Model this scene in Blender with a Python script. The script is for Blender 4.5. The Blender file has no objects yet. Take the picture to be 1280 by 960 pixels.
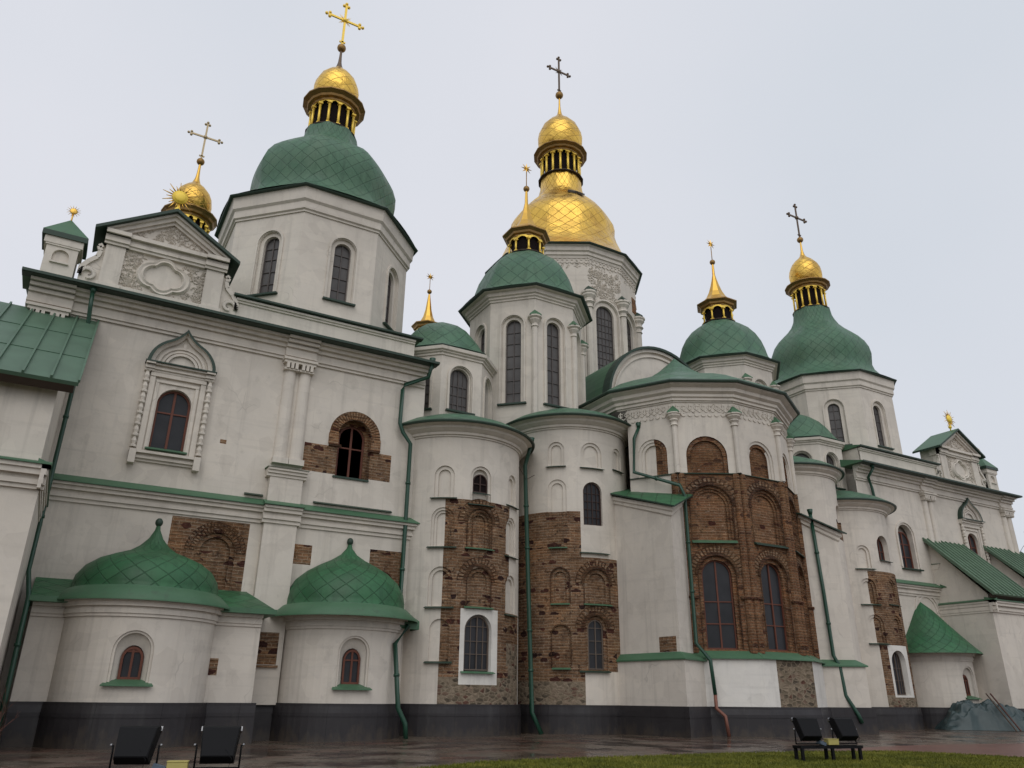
import bpy, bmesh, math, random
from mathutils import Vector, Matrix
random.seed(7)
PI = math.pi
S = bpy.context.scene
C = S.collection
R = math.radians

# ------------------------------------------------------------------ camera
cam = bpy.data.cameras.new('camera'); camo = bpy.data.objects.new('camera', cam); C.objects.link(camo)
yaw, pit, rol = R(29.645), R(22.169), R(-0.616)
fx = Vector((math.sin(yaw)*math.cos(pit), math.cos(yaw)*math.cos(pit), math.sin(pit)))
rx = Vector((math.cos(yaw), -math.sin(yaw), 0)); dn = fx.cross(rx)
rr = rx*math.cos(rol)+dn*math.sin(rol); dd = -rx*math.sin(rol)+dn*math.cos(rol)
M = Matrix((rr, -dd, -fx)).transposed().to_4x4(); M.translation = Vector((0, 0, 1.25))
camo.matrix_world = M
cam.sensor_width = 36; cam.lens = 965.15/1280*36; cam.clip_end = 2000; cam.clip_start = 0.1
S.camera = camo

# ------------------------------------------------------------------ overcast daylight
SUN_EL, SUN_AZ = 44, 208       # azimuth clockwise from +Y
w = bpy.data.worlds.new('World'); S.world = w; w.use_nodes = True
nt = w.node_tree; N = nt.nodes; Lk = nt.links; N.clear()
out = N.new('ShaderNodeOutputWorld'); bg = N.new('ShaderNodeBackground'); Lk.new(bg.outputs[0], out.inputs[0])
sky = N.new('ShaderNodeTexSky'); sky.sky_type = 'NISHITA'; sky.sun_disc = False
sky.sun_elevation = R(SUN_EL); sky.sun_rotation = R(SUN_AZ); sky.dust_density = 3.0
tc = N.new('ShaderNodeTexCoord'); noi = N.new('ShaderNodeTexNoise'); noi.inputs['Scale'].default_value = 1.9; noi.inputs['Detail'].default_value = 5; noi.inputs['Roughness'].default_value = .4
Lk.new(tc.outputs['Generated'], noi.inputs['Vector'])
rmp = N.new('ShaderNodeValToRGB'); rmp.color_ramp.elements[0].position = .3; rmp.color_ramp.elements[1].position = .72
rmp.color_ramp.elements[0].color = (6.75, 7.15, 7.8, 1); rmp.color_ramp.elements[1].color = (7.6, 7.75, 8.35, 1)
Lk.new(noi.outputs['Fac'], rmp.inputs[0])
mx = N.new('ShaderNodeMixRGB'); mx.inputs[0].default_value = .95
Lk.new(sky.outputs[0], mx.inputs[1]); Lk.new(rmp.outputs[0], mx.inputs[2]); Lk.new(mx.outputs[0], bg.inputs[0])
bg.inputs[1].default_value = 0.1
sl = bpy.data.lights.new('sun', 'SUN'); sl.energy = 0.9; sl.angle = R(60); sl.color = (1, .98, .94)
so = bpy.data.objects.new('sun', sl); C.objects.link(so)
so.rotation_euler = (R(90-SUN_EL), 0, R(180-SUN_AZ)); so.location = (0, -20, 60)
vs = S.view_settings; vs.view_transform = 'Standard'; vs.look = 'None'; vs.gamma = 1; vs.exposure = 0
S.render.resolution_x = 1024; S.render.resolution_y = 768

# ------------------------------------------------------------------ materials
class NB:
    def __init__(s, name, rough=.8, metal=0, spec=.3):
        s.m = bpy.data.materials.new(name); s.m.use_nodes = True; s.t = s.m.node_tree
        s.b = s.t.nodes['Principled BSDF']; s.b.inputs['Roughness'].default_value = rough
        s.b.inputs['Metallic'].default_value = metal; s.b.inputs['Specular IOR Level'].default_value = spec
        s.geo = s.t.nodes.new('ShaderNodeNewGeometry'); s.uvn = s.t.nodes.new('ShaderNodeUVMap'); s.uvn.uv_map = 'UVMap'
    def n(s, k, **kw):
        x = s.t.nodes.new(k)
        for a, v in kw.items(): setattr(x, a, v)
        return x
    def put(s, v, sock):
        if hasattr(v, 'is_output') or isinstance(v, bpy.types.NodeSocket): s.t.links.new(v, sock)
        else: sock.default_value = v
    def pos(s, sc=(1, 1, 1)):
        m = s.n('ShaderNodeMapping'); m.inputs['Scale'].default_value = sc
        s.t.links.new(s.geo.outputs['Position'], m.inputs[0]); return m.outputs[0]
    def uv(s, sc=(1, 1, 1)):
        m = s.n('ShaderNodeMapping'); m.inputs['Scale'].default_value = sc
        s.t.links.new(s.uvn.outputs[0], m.inputs[0]); return m.outputs[0]
    def noise(s, vec, scale, detail=4, rough=.55):
        x = s.n('ShaderNodeTexNoise'); s.t.links.new(vec, x.inputs['Vector']); x.inputs['Scale'].default_value = scale
        x.inputs['Detail'].default_value = detail; x.inputs['Roughness'].default_value = rough; return x.outputs['Fac']
    def ramp(s, v, stops):
        x = s.n('ShaderNodeValToRGB'); s.put(v, x.inputs[0]); e = x.color_ramp.elements
        while len(e) > 2: e.remove(e[-1])
        while len(e) < len(stops): e.new(.5)
        for i, (p, c) in enumerate(stops):
            e[i].position = p; e[i].color = c if len(c) == 4 else (*c, 1)
        return x.outputs[0]
    def mix(s, f, a, b, mode='MIX'):
        x = s.n('ShaderNodeMixRGB', blend_type=mode)
        for v, i in ((f, 0), (a, 1), (b, 2)):
            if isinstance(v, tuple) and len(v) == 3: v = (*v, 1)
            s.put(v, x.inputs[i])
        return x.outputs[0]
    def math(s, op, a, b=0.0, c=0.0):
        x = s.n('ShaderNodeMath', operation=op); s.put(a, x.inputs[0]); s.put(b, x.inputs[1]); s.put(c, x.inputs[2]); return x.outputs[0]
    def color(s, v): s.put(v if not isinstance(v, tuple) else (*v, 1), s.b.inputs['Base Color'])
    def rough(s, v): s.put(v, s.b.inputs['Roughness'])
    def bump(s, h, strength=.3, dist=.02):
        x = s.n('ShaderNodeBump'); s.put(h, x.inputs['Height']); x.inputs['Strength'].default_value = strength
        x.inputs['Distance'].default_value = dist; s.t.links.new(x.outputs[0], s.b.inputs['Normal'])
    def sep(s, vec):
        x = s.n('ShaderNodeSeparateXYZ'); s.t.links.new(vec, x.inputs[0]); return x.outputs

def plain(name, col, rough=.6, metal=0, spec=.3, var=.12, scale=3):
    b = NB(name, rough, metal, spec); f = b.noise(b.pos(), scale)
    b.color(b.mix(f, tuple(c*(1-var) for c in col), tuple(min(1, c*(1+var)) for c in col))); return b.m

def plaster_mat(name='plaster', col=(.63, .575, .505)):
    b = NB(name, .9, 0, .15)
    dk = tuple(c*.62 for c in col)
    big = b.noise(b.pos(), .3, 6, .62)
    base = b.ramp(big, [(.3, tuple(c*.86 for c in col)), (.55, col), (.75, tuple(min(1, c*1.05) for c in col))])
    st = b.noise(b.pos((3.2, 3.2, .13)), 1.0, 7, .66)             # rain streaks
    base = b.mix(b.ramp(st, [(.53, (0, 0, 0)), (.74, (.55, .55, .55))]), base, dk)
    pt = b.n('ShaderNodeTexVoronoi'); mp = b.pos((.5, .5, .42)); b.t.links.new(mp, pt.inputs['Vector'])   # old repairs
    base = b.mix(.5, base, b.ramp(b.sep(pt.outputs['Color'])[0], [(0, (.88, .87, .86)), (.5, (1, 1, 1)), (1, (1.06, 1.05, 1.03))]), 'MULTIPLY')
    sm = b.noise(b.pos(), 1.9, 9, .75)
    base = b.mix(b.ramp(sm, [(.56, (0, 0, 0)), (.74, (.5, .5, .5))]), base, tuple(c*.6 for c in col))
    hz = b.noise(b.pos((.3, .3, 6)), 1, 4)
    base = b.mix(b.ramp(hz, [(.55, (0, 0, 0)), (.75, (.25, .25, .25))]), base, dk)
    cr = b.n('ShaderNodeTexVoronoi', feature='DISTANCE_TO_EDGE'); wv = b.n('ShaderNodeMixRGB', blend_type='LINEAR_LIGHT'); wv.inputs[0].default_value = .5
    nn = b.n('ShaderNodeTexNoise'); nn.inputs['Scale'].default_value = 1.1; b.t.links.new(b.geo.outputs['Position'], nn.inputs['Vector'])
    b.t.links.new(b.geo.outputs['Position'], wv.inputs[1]); b.t.links.new(nn.outputs['Color'], wv.inputs[2]); b.t.links.new(wv.outputs[0], cr.inputs['Vector']); cr.inputs['Scale'].default_value = .45
    crk = b.math('MULTIPLY', b.ramp(cr.outputs['Distance'], [(.0, (1, 1, 1)), (.008, (0, 0, 0))]), b.ramp(b.noise(b.pos(), .8, 2), [(.56, (0, 0, 0)), (.64, (.35, .35, .35))]))
    base = b.mix(crk, base, tuple(c*.4 for c in col))
    b.color(base); b.bump(b.noise(b.pos(), 5, 7), .35, .02)
    return b.m

def brick_mat(name, a=(.27, .145, .075), c=(.175, .09, .055), mort=(.27, .195, .135), stones=.5):
    b = NB(name, .95, 0, .1)
    wob = b.n('ShaderNodeMixRGB', blend_type='LINEAR_LIGHT'); wob.inputs[0].default_value = .035
    uv = b.uv(); b.t.links.new(uv, wob.inputs[1])
    nn = b.n('ShaderNodeTexNoise'); nn.inputs['Scale'].default_value = 1.7; b.t.links.new(uv, nn.inputs['Vector']); b.t.links.new(nn.outputs['Color'], wob.inputs[2])
    br = b.n('ShaderNodeTexBrick'); b.t.links.new(wob.outputs[0], br.inputs['Vector'])
    br.inputs['Scale'].default_value = 1; br.inputs['Brick Width'].default_value = .36; br.inputs['Row Height'].default_value = .105
    br.inputs['Mortar Size'].default_value = .024; br.inputs['Mortar Smooth'].default_value = .4; br.inputs['Bias'].default_value = -.1
    br.inputs['Color1'].default_value = (*a, 1); br.inputs['Color2'].default_value = (*c, 1); br.inputs['Mortar'].default_value = (*mort, 1)
    col = br.outputs['Color']
    pn = b.noise(uv, .9, 5, .6)
    col = b.mix(b.ramp(pn, [(.38, (.0, .0, .0)), (.7, (.5, .5, .5))]), col, (.27, .165, .085))
    pn2 = b.noise(uv, 2.4, 6, .7)
    col = b.mix(b.ramp(pn2, [(.5, (0, 0, 0)), (.68, (.6, .6, .6))]), col, (.10, .06, .045))
    # rough field stones set in bands
    wob2 = b.n('ShaderNodeMixRGB', blend_type='LINEAR_LIGHT'); wob2.inputs[0].default_value = .09; b.t.links.new(uv, wob2.inputs[1])
    n3 = b.n('ShaderNodeTexNoise'); n3.inputs['Scale'].default_value = 5; b.t.links.new(uv, n3.inputs['Vector']); b.t.links.new(n3.outputs['Color'], wob2.inputs[2])
    v = b.n('ShaderNodeTexVoronoi'); ad = b.n('ShaderNodeVectorMath', operation='MULTIPLY'); b.t.links.new(wob2.outputs[0], ad.inputs[0]); ad.inputs[1].default_value = (2.1, 4.0, 1); b.t.links.new(ad.outputs[0], v.inputs['Vector']); v.inputs['Scale'].default_value = 1; v.inputs['Randomness'].default_value = .85
    blob = b.math('LESS_THAN', v.outputs['Distance'], .40)
    pick = b.math('GREATER_THAN', b.sep(v.outputs['Color'])[0], .3)
    band = b.math('GREATER_THAN', b.math('SINE', b.math('MULTIPLY', b.sep(uv)[1], 7.5)), .15)
    sm = b.math('MULTIPLY', b.math('MULTIPLY', blob, pick), b.math('MULTIPLY', band, stones*2))
    col = b.mix(sm, col, b.mix(b.sep(v.outputs['Color'])[1], (.045, .026, .024), (.11, .045, .034)))
    fine = b.noise(b.pos(), 8, 8, .75)
    rows_ = b.noise(b.uv((1.2, 14, 1)), 1, 3, .6)
    col = b.mix(.5, col, b.ramp(rows_, [(.36, (.4, .37, .35)), (.5, (1, 1, 1)), (.66, (1.35, 1.3, 1.2))]), 'MULTIPLY')
    reg = b.noise(uv, .55, 3, .5)
    col = b.mix(.8, col, b.ramp(reg, [(.35, (.72, .64, .58)), (.5, (1, 1, 1)), (.65, (1.3, 1.12, .95))]), 'MULTIPLY')
    spk = b.noise(uv, 3.6, 7, .75)
    col = b.mix(b.ramp(spk, [(.57, (0, 0, 0)), (.63, (.85, .85, .85))]), col, (.055, .034, .027))
    lm = b.noise(b.uv((1, 2.2, 1)), 2.6, 6, .7)
    col = b.mix(b.ramp(lm, [(.6, (0, 0, 0)), (.68, (.7, .7, .7))]), col, (.42, .33, .25))
    col = b.mix(.55, col, b.ramp(fine, [(.3, (.3, .3, .3)), (.7, (1.35, 1.35, 1.35))]), 'MULTIPLY')
    b.color(col)
    h = b.math('ADD', b.math('MULTIPLY', br.outputs['Fac'], -1), b.math('MULTIPLY', fine, 1.6)); b.bump(h, 1.0, .045)
    return b.m

def rubble_mat():
    b = NB('rubble_stone', .95, 0, .1)
    v = b.n('ShaderNodeTexVoronoi', feature='DISTANCE_TO_EDGE'); mp = b.uv((4.4, 7.5, 1)); b.t.links.new(mp, v.inputs['Vector']); v.inputs['Scale'].default_value = 1
    v2 = b.n('ShaderNodeTexVoronoi'); b.t.links.new(mp, v2.inputs['Vector']); v2.inputs['Scale'].default_value = 1
    cs = b.ramp(b.sep(v2.outputs['Color'])[0], [(0, (.08, .065, .05)), (.4, (.19, .15, .105)), (.7, (.28, .22, .16)), (1, (.12, .06, .045))])
    e = b.ramp(v.outputs['Distance'], [(.02, (1, 1, 1)), (.14, (0, 0, 0))])
    col = b.mix(e, cs, b.mix(b.noise(b.pos(), 1.5), (.21, .155, .1), (.3, .25, .19)))
    fine = b.noise(b.pos(), 9, 8, .7)
    col = b.mix(.5, col, b.ramp(fine, [(.3, (.3, .3, .3)), (.7, (1.3, 1.3, 1.3))]), 'MULTIPLY')
    b.color(col); b.bump(b.math('ADD', v.outputs['Distance'], fine), .9, .05); return b.m

def shingle_mat(name, cols, rough, metal, spec, line=.035, linecol=None, patina=None, bump=.35):
    """diamond sheets laid on UV (u: whole diamonds round the drum, v: along the slope)"""
    b = NB(name, rough, metal, spec); uv = b.uv(); s = b.sep(uv)
    p = b.math('ADD', s[0], s[1]); q = b.math('SUBTRACT', s[0], s[1])
    fp = b.math('FRACT', p); fq = b.math('FRACT', q)
    ep = b.math('ABSOLUTE', b.math('SUBTRACT', fp, .5)); eq = b.math('ABSOLUTE', b.math('SUBTRACT', fq, .5))
    edge = b.math('MAXIMUM', ep, eq)                      # .5 on the seam
    seam = b.ramp(edge, [(.5-line, (0, 0, 0)), (.5-line*.35, (1, 1, 1))])
    cv = b.n('ShaderNodeCombineXYZ'); b.put(b.math('FLOOR', p), cv.inputs[0]); b.put(b.math('FLOOR', q), cv.inputs[1])
    wn = b.n('ShaderNodeTexWhiteNoise', noise_dimensions='3D'); b.t.links.new(cv.outputs[0], wn.inputs['Vector'])
    col = b.mix(wn.outputs['Value'], cols[0], cols[1])
    big = b.noise(b.pos(), .8, 5, .6)
    if patina: col = b.mix(b.ramp(big, [(.42, (0, 0, 0)), (.7, (.7, .7, .7))]), col, patina)
    col = b.mix(b.math('MULTIPLY', seam, .3 if metal else .6), col, linecol or tuple(c*.45 for c in cols[0]))
    b.color(col)
    sk = b.noise(b.pos((2.5, 2.5, .35)), 1.4, 6, .65); 
    if not metal:
        col = b.mix(b.ramp(sk, [(.5, (0, 0, 0)), (.72, (.55, .55, .55))]), col, tuple(c*.5 for c in cols[0])); b.color(col)
    tilt = b.math('ADD', b.math('MULTIPLY', fp, .5), b.math('MULTIPLY', wn.outputs['Value'], .4))
    b.bump(b.math('ADD', b.math('SUBTRACT', tilt, b.math('MULTIPLY', seam, .6)), b.math('MULTIPLY', b.noise(b.pos(), 1.6 if metal else 3.5, 4), 1.6 if metal else .7)), bump, .07 if metal else .05)
    b.rough(b.math('ADD', rough-.08, b.math('MULTIPLY', wn.outputs['Value'], .2)))
    return b.m

def seam_mat():
    b = NB('green_sheet', .5, 0, .35)
    n = b.noise(b.pos(), 1.3, 5)
    col = b.mix(n, (.045, .115, .06), (.085, .175, .10))
    d = b.noise(b.pos((3, 3, .6)), 1.5, 6)
    col = b.mix(b.ramp(d, [(.55, (0, 0, 0)), (.75, (.5, .5, .5))]), col, (.06, .085, .06))
    b.color(col); b.bump(b.noise(b.pos(), 3, 3), .2, .02); return b.m

PL = plaster_mat(); PLC = plaster_mat('clean_plaster', (.70, .67, .62))
BR = brick_mat('old_brick', (.28, .165, .10), (.185, .105, .066), (.34, .25, .175), .7); BRC = brick_mat('apse_brick', (.29, .145, .078), (.18, .085, .05), (.26, .17, .11), .35); BRD = brick_mat('dark_voussoirs', (.12, .06, .038), (.085, .045, .03), (.07, .045, .033), 0); BRS = brick_mat('patched_masonry', (.30, .15, .085), (.2, .1, .06), (.35, .23, .15), .95); RB = rubble_mat()
def plinth_mat():
    b = NB('dark_plinth_paint', .5, 0, .35); P = b.uv()
    br = b.n('ShaderNodeTexBrick'); b.t.links.new(P, br.inputs['Vector']); br.inputs['Scale'].default_value = 1; br.inputs['Brick Width'].default_value = 1.5; br.inputs['Row Height'].default_value = 2.4; br.inputs['Mortar Size'].default_value = .008
    br.inputs['Color1'].default_value = (.026, .023, .025, 1); br.inputs['Color2'].default_value = (.031, .028, .029, 1); br.inputs['Mortar'].default_value = (.012, .011, .012, 1)
    z = b.sep(b.geo.outputs['Position'])[2]; mud = b.math('SUBTRACT', b.noise(b.pos((2, 2, 1)), 1.6, 6, .7), b.math('MULTIPLY', z, .55))
    c = b.mix(b.ramp(mud, [(.28, (0, 0, 0)), (.5, (.8, .8, .8))]), br.outputs['Color'], (.06, .048, .038))
    c = b.mix(b.ramp(b.noise(b.pos((3, 3, .4)), 1.3, 6, .65), [(.55, (0, 0, 0)), (.75, (.5, .5, .5))]), c, (.055, .052, .05))
    b.color(c); b.rough(b.ramp(b.noise(b.pos(), 1.2, 4), [(.35, (.35, .35, .35)), (.7, (.7, .7, .7))])); b.bump(b.noise(b.pos(), 6, 5), .2, .01); return b.m
BASE = plinth_mat()
GR = seam_mat()
GSH = shingle_mat('green_shingles', ((.058, .132, .080), (.082, .17, .104)), .48, 0, .3, .05, (.03, .075, .045), (.10, .165, .105), .5)
GSH2 = shingle_mat('bright_green_shingles', ((.028, .11, .048), (.042, .145, .064)), .48, 0, .35, .05, (.01, .042, .018), (.045, .095, .05), .5)
DG = plain('dark_green_trim', (.022, .045, .03), .5, 0, .4, .2)
GOLD = shingle_mat('gold_sheets', ((.72, .44, .085), (.84, .55, .12)), .3, 1, .5, .03, (.42, .24, .06), (.46, .26, .07), .9)
GOLDP = plain('gold_leaf', (.66, .40, .085), .33, 1, .5, .2, 2)
GOLDB = plain('bright_gold', (.90, .62, .10), .42, .45, .5, .1, 3)
COP = plain('brown_gilt', (.30, .18, .065), .5, .8, .4, .3, 4)
DARKC = plain('dark_copper', (.05, .035, .025), .6, .3, .3, .2)
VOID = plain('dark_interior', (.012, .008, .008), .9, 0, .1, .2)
IRON = plain('cross_iron', (.14, .10, .07), .5, .6, .4, .3)
PIPE = plain('green_pipe', (.012, .055, .032), .38, 0, .5, .2)
PIPEC = plain('copper_pipe', (.20, .085, .06), .5, .3, .4, .2)
WOOD = plain('window_wood', (.13, .045, .028), .6, 0, .3, .2)
WDK = plain('dark_window_frame', (.05, .028, .022), .6, 0, .3, .2)
WGREY = plain('window_grey_bars', (.10, .085, .08), .6, 0, .3, .2)
WPALE = plain('window_pale_bars', (.13, .10, .08), .6, 0, .3, .2)
def glass_mat(name, a, c):
    b = NB(name, .3, 0, .22); n = b.noise(b.pos(), 1.3, 3); b.color(b.mix(n, a, c)); b.bump(b.noise(b.pos(), 1.2, 1), .1, .05); return b.m
GL = glass_mat('window_glass', (.01, .011, .013), (.045, .045, .05)); GLT = glass_mat('tower_glass', (.045, .042, .042), (.15, .14, .135))

# ------------------------------------------------------------------ object helpers
ROOT = None
def link(name, bm, mats, parent=None, smooth=False):
    bmesh.ops.recalc_face_normals(bm, faces=bm.faces[:]) if not getattr(bm, 'keep', 0) else None
    me = bpy.data.meshes.new(name); bm.to_mesh(me); bm.free()
    for m in (mats if isinstance(mats, (list, tuple)) else [mats]): me.materials.append(m)
    if smooth:
        for p in me.polygons: p.use_smooth = True
    o = bpy.data.objects.new(name, me); C.objects.link(o)
    if parent is not None:
        o.parent = parent
        if parent.type == 'EMPTY': o.matrix_parent_inverse = Matrix.Translation(-parent.location)
    return o
def thing(name, label, cat, loc, group=None):
    o = bpy.data.objects.new(name, None); C.objects.link(o); o.location = loc; o['label'] = label; o['category'] = cat
    if group: o['group'] = group
    return o
def tag(o, label, cat, group=None):
    o['label'] = label; o['category'] = cat
    if group: o['group'] = group
    return o
def nbm(): 
    bm = bmesh.new(); bm.loops.layers.uv.new('UVMap'); return bm
def setuv(bm, f, fn):
    uv = bm.loops.layers.uv.verify()
    for l in f.loops: l[uv].uv = fn(l.vert.co)
def autouv(f_bm):
    uv = f_bm.loops.layers.uv.verify()
    for f in f_bm.faces:
        n = f.normal
        for l in f.loops:
            c = l.vert.co
            l[uv].uv = (c.x, c.y) if abs(n.z) > .7 else ((c.y, c.z) if abs(n.x) > abs(n.y) else (c.x, c.z))

# mappers: (u along the wall, d outwards, z) -> world
def cyl(cx, cy, r):
    def f(u, d, z):
        a = -PI/2+u/r; return Vector((cx+(r+d)*math.cos(a), cy+(r+d)*math.sin(a), z))
    f.curve = True; return f
def plane(px, py, na):
    n = (math.cos(R(na)), math.sin(R(na))); t = (-n[1], n[0])
    def f(u, d, z): return Vector((px+u*t[0]+d*n[0], py+u*t[1]+d*n[1], z))
    f.curve = False; return f
def pface(cx, cy, Rc, n, na):
    ap = Rc*math.cos(PI/n); return plane(cx+ap*math.cos(R(na)), cy+ap*math.sin(R(na)), na)

def outline(u, zb, zt, hw, seg=14, kind='round'):
    zs = zt-hw*(1 if kind == 'round' else (.55 if kind == 'seg' else 0))
    P = [(u-hw, zb), (u+hw, zb)]
    if kind == 'rect': return P+[(u+hw, zt), (u-hw, zt)]
    for i in range(seg+1):
        t = PI*i/seg; P.append((u+hw*math.cos(t), zs+(zt-zs)*math.sin(t)))
    return P

def voussoirs(mp, u, zs, r0, r1, n, full=180):
    """radial bricks of an arch, slightly proud, on a dark joint ring"""
    F = Flat()
    F.band(u, zs, r0, r1, 0, .006, 0, full, 24, 1)
    for i in range(n):
        t = R(full*(i+.5)/n); w_ = R(full/n)*.31; ra = r0+random.uniform(0, .02); rb = r1-random.uniform(0, .07)
        q = [(u+r*math.cos(a), zs+r*math.sin(a)) for r, a in ((ra, t-w_), (rb, t-w_), (rb, t+w_), (ra, t+w_))]
        F.poly([(x, .02, z) for x, z in q], 0)
        for k in range(4): F.poly([(q[k][0], 0, q[k][1]), (q[(k+1) % 4][0], 0, q[(k+1) % 4][1]), (q[(k+1) % 4][0], .02, q[(k+1) % 4][1]), (q[k][0], .02, q[k][1])], 0)
    return F.done('brick_arch', mp, [BR, BRD])

class Flat:
    """Masonry modelled flat as (u, d, z), then laid on its plane or cylinder."""
    def __init__(s): s.bm = nbm(); s.fix = s.bm.faces.layers.int.new('fix')
    def poly(s, pts, mat=-1):
        f = s.bm.faces.new([s.bm.verts.new(p) for p in pts]); f[s.fix] = mat+1; return f
    def wall(s, u0, u1, z0, z1, ops=(), d=0.0, mat=-1):
        """ops: dict(u, z=(zb, zt), hw, steps=[(depth, shrink)...], open=bool, kind, m)"""
        tmp = bmesh.new(); edges = []
        def loop(P):
            vs_ = [tmp.verts.new((x, d, z)) for x, z in P]
            for i in range(len(vs_)): edges.append(tmp.edges.new((vs_[i], vs_[(i+1) % len(vs_)])))
        loop([(u0, z0), (u1, z0), (u1, z1), (u0, z1)])
        for o in ops: loop(outline(o['u'], *o['z'], o['hw'], kind=o.get('kind', 'round')))
        bmesh.ops.triangle_fill(tmp, edges=edges, use_beauty=True)
        for f in tmp.faces: s.poly([v.co[:] for v in f.verts], mat)
        tmp.free()
        for o in ops: s.niche(o, d, mat)
    def niche(s, o, d, mat):
        k = o.get('kind', 'round'); u = o['u']; zb, zt = o['z']; hw = o['hw']; m = o.get('m', mat)
        cur = outline(u, zb, zt, hw, kind=k); dep = d
        steps = o.get('steps', [(.08, .0)])
        for i, (dp, sh) in enumerate(steps):
            if sh:
                hw -= sh; zt -= sh; zb += o.get('sb', 0)
                nx = outline(u, zb, zt, hw, kind=k); n = len(cur)
                for j in range(n):
                    a, b_, c_, e = cur[j], cur[(j+1) % n], nx[(j+1) % n], nx[j]
                    if j == 0 and not o.get('sb', 0):
                        s.poly([(a[0], dep, a[1]), (e[0], dep, e[1]), (c_[0], dep, c_[1]), (b_[0], dep, b_[1])][:4], m) if abs(a[1]-e[1]) > 1e-6 else None
                        continue
                    s.poly([(a[0], dep, a[1]), (b_[0], dep, b_[1]), (c_[0], dep, c_[1]), (e[0], dep, e[1])], m)
                cur = nx
            nd = dep-dp; n = len(cur)
            for j in range(n):
                a, b_ = cur[j], cur[(j+1) % n]
                s.poly([(a[0], dep, a[1]), (b_[0], dep, b_[1]), (b_[0], nd, b_[1]), (a[0], nd, a[1])], m)
            dep = nd
        if not o.get('open'):
            tmp = bmesh.new(); vs_ = [tmp.verts.new((x, dep, z)) for x, z in cur]
            ed = [tmp.edges.new((vs_[i], vs_[(i+1) % len(vs_)])) for i in range(len(vs_))]
            bmesh.ops.triangle_fill(tmp, edges=ed, use_beauty=True)
            for f in tmp.faces: s.poly([v.co[:] for v in f.verts], o.get('back', m))
            tmp.free()
    def plate(s, pts, d, mat=-1):
        tmp = bmesh.new(); vs_ = [tmp.verts.new((x, d, z)) for x, z in pts]; ed = [tmp.edges.new((vs_[i], vs_[(i+1) % len(vs_)])) for i in range(len(vs_))]
        bmesh.ops.triangle_fill(tmp, edges=ed, use_beauty=True)
        for f in tmp.faces: s.poly([v.co[:] for v in f.verts], mat)
        tmp.free()
    def box(s, u0, u1, z0, z1, d0, d1, mat=-1):
        v = [(x, y, z) for x in (u0, u1) for y in (d0, d1) for z in (z0, z1)]
        for q in ((0, 1, 3, 2), (4, 6, 7, 5), (0, 4, 5, 1), (2, 3, 7, 6), (0, 2, 6, 4), (1, 5, 7, 3)): s.poly([v[i] for i in q], mat)
    def band(s, u, zs, r0, r1, d0, d1, t0=0, t1=180, seg=16, mat=-1, sy=1.0):
        for i in range(seg):
            a, b_ = R(t0+(t1-t0)*i/seg), R(t0+(t1-t0)*(i+1)/seg)
            def P(r, t, dd_): return (u+r*math.cos(t), dd_, zs+r*sy*math.sin(t))
            s.poly([P(r0, a, d1), P(r1, a, d1), P(r1, b_, d1), P(r0, b_, d1)], mat)
            s.poly([P(r1, a, d0), P(r1, b_, d0), P(r1, b_, d1), P(r1, a, d1)], mat)
            s.poly([P(r0, a, d0), P(r0, b_, d0), P(r0, b_, d1), P(r0, a, d1)], mat)
    def extr(s, prof, u0, u1, mat=-1, cap=True):
        """prof: list of (d, z), extruded along u"""
        n = len(prof)
        for i in range(n):
            a, b_ = prof[i], prof[(i+1) % n]
            s.poly([(u0, *a), (u1, *a), (u1, *b_), (u0, *b_)], mat)
        if cap:
            s.poly([(u0, *p) for p in prof], mat); s.poly([(u1, *p) for p in reversed(prof)], mat)
    def curls(s, inside, u0, u1, z0, z1, n, size, d=.0, mat=-1, th=.03):
        """carved scrollwork: small C and S tendrils standing proud of the wall"""
        k = 0; tries = 0
        while k < n and tries < n*20:
            tries += 1
            u = random.uniform(u0, u1); z = random.uniform(z0, z1)
            if not inside(u, z): continue
            k += 1; r = size*random.uniform(.5, 1.1); a0 = random.uniform(0, 2*PI); sw = random.uniform(3, 5.5)*random.choice((-1, 1)); m = 7
            pts = []
            for i in range(m+1):
                t = i/m; rr_ = r*(1-.65*t); aa = a0+sw*t; pts.append((u+rr_*math.cos(aa), z+rr_*math.sin(aa)))
            for i in range(m):
                (x0, y0), (x1, y1) = pts[i], pts[i+1]; L = math.hypot(x1-x0, y1-y0)+1e-6; nx, ny = -(y1-y0)/L*th, (x1-x0)/L*th
                A, B, E, F_ = (x0+nx, d, y0+ny), (x1+nx, d, y1+ny), (x1-nx, d, y1-ny), (x0-nx, d, y0-ny)
                c0, c1 = (x0, d+th*1.6, y0), (x1, d+th*1.6, y1)
                s.poly([A, B, c1, c0], mat); s.poly([c0, c1, E, F_], mat)
    def done(s, name, mp, mats, matfn=None, ucuts=(), zcuts=(), du=.22, parent=None):
        bm = s.bm
        us = [v.co.x for v in bm.verts]; u0, u1 = min(us), max(us)
        cuts = list(ucuts)
        if mp.curve:
            n = int((u1-u0)/du); cuts += [u0+(u1-u0)*(i+.5)/max(1, n) for i in range(n)]
        for c_ in cuts:
            if u0 < c_ < u1: bmesh.ops.bisect_plane(bm, geom=bm.verts[:]+bm.edges[:]+bm.faces[:], plane_co=(c_, 0, 0), plane_no=(1, 0, 0), dist=1e-5)
        for z in zcuts: bmesh.ops.bisect_plane(bm, geom=bm.verts[:]+bm.edges[:]+bm.faces[:], plane_co=(0, 0, z), plane_no=(0, 0, 1), dist=1e-5)
        uv = bm.loops.layers.uv.verify()
        for f in bm.faces:
            c = f.calc_center_median(); fx_ = f[s.fix]
            f.material_index = (fx_-1) if fx_ > 0 else (matfn(c.x, c.z) if matfn else 0)
            for l in f.loops: l[uv].uv = (l.vert.co.x+l.vert.co.y*.7, l.vert.co.z+l.vert.co.y*.3)
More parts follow.
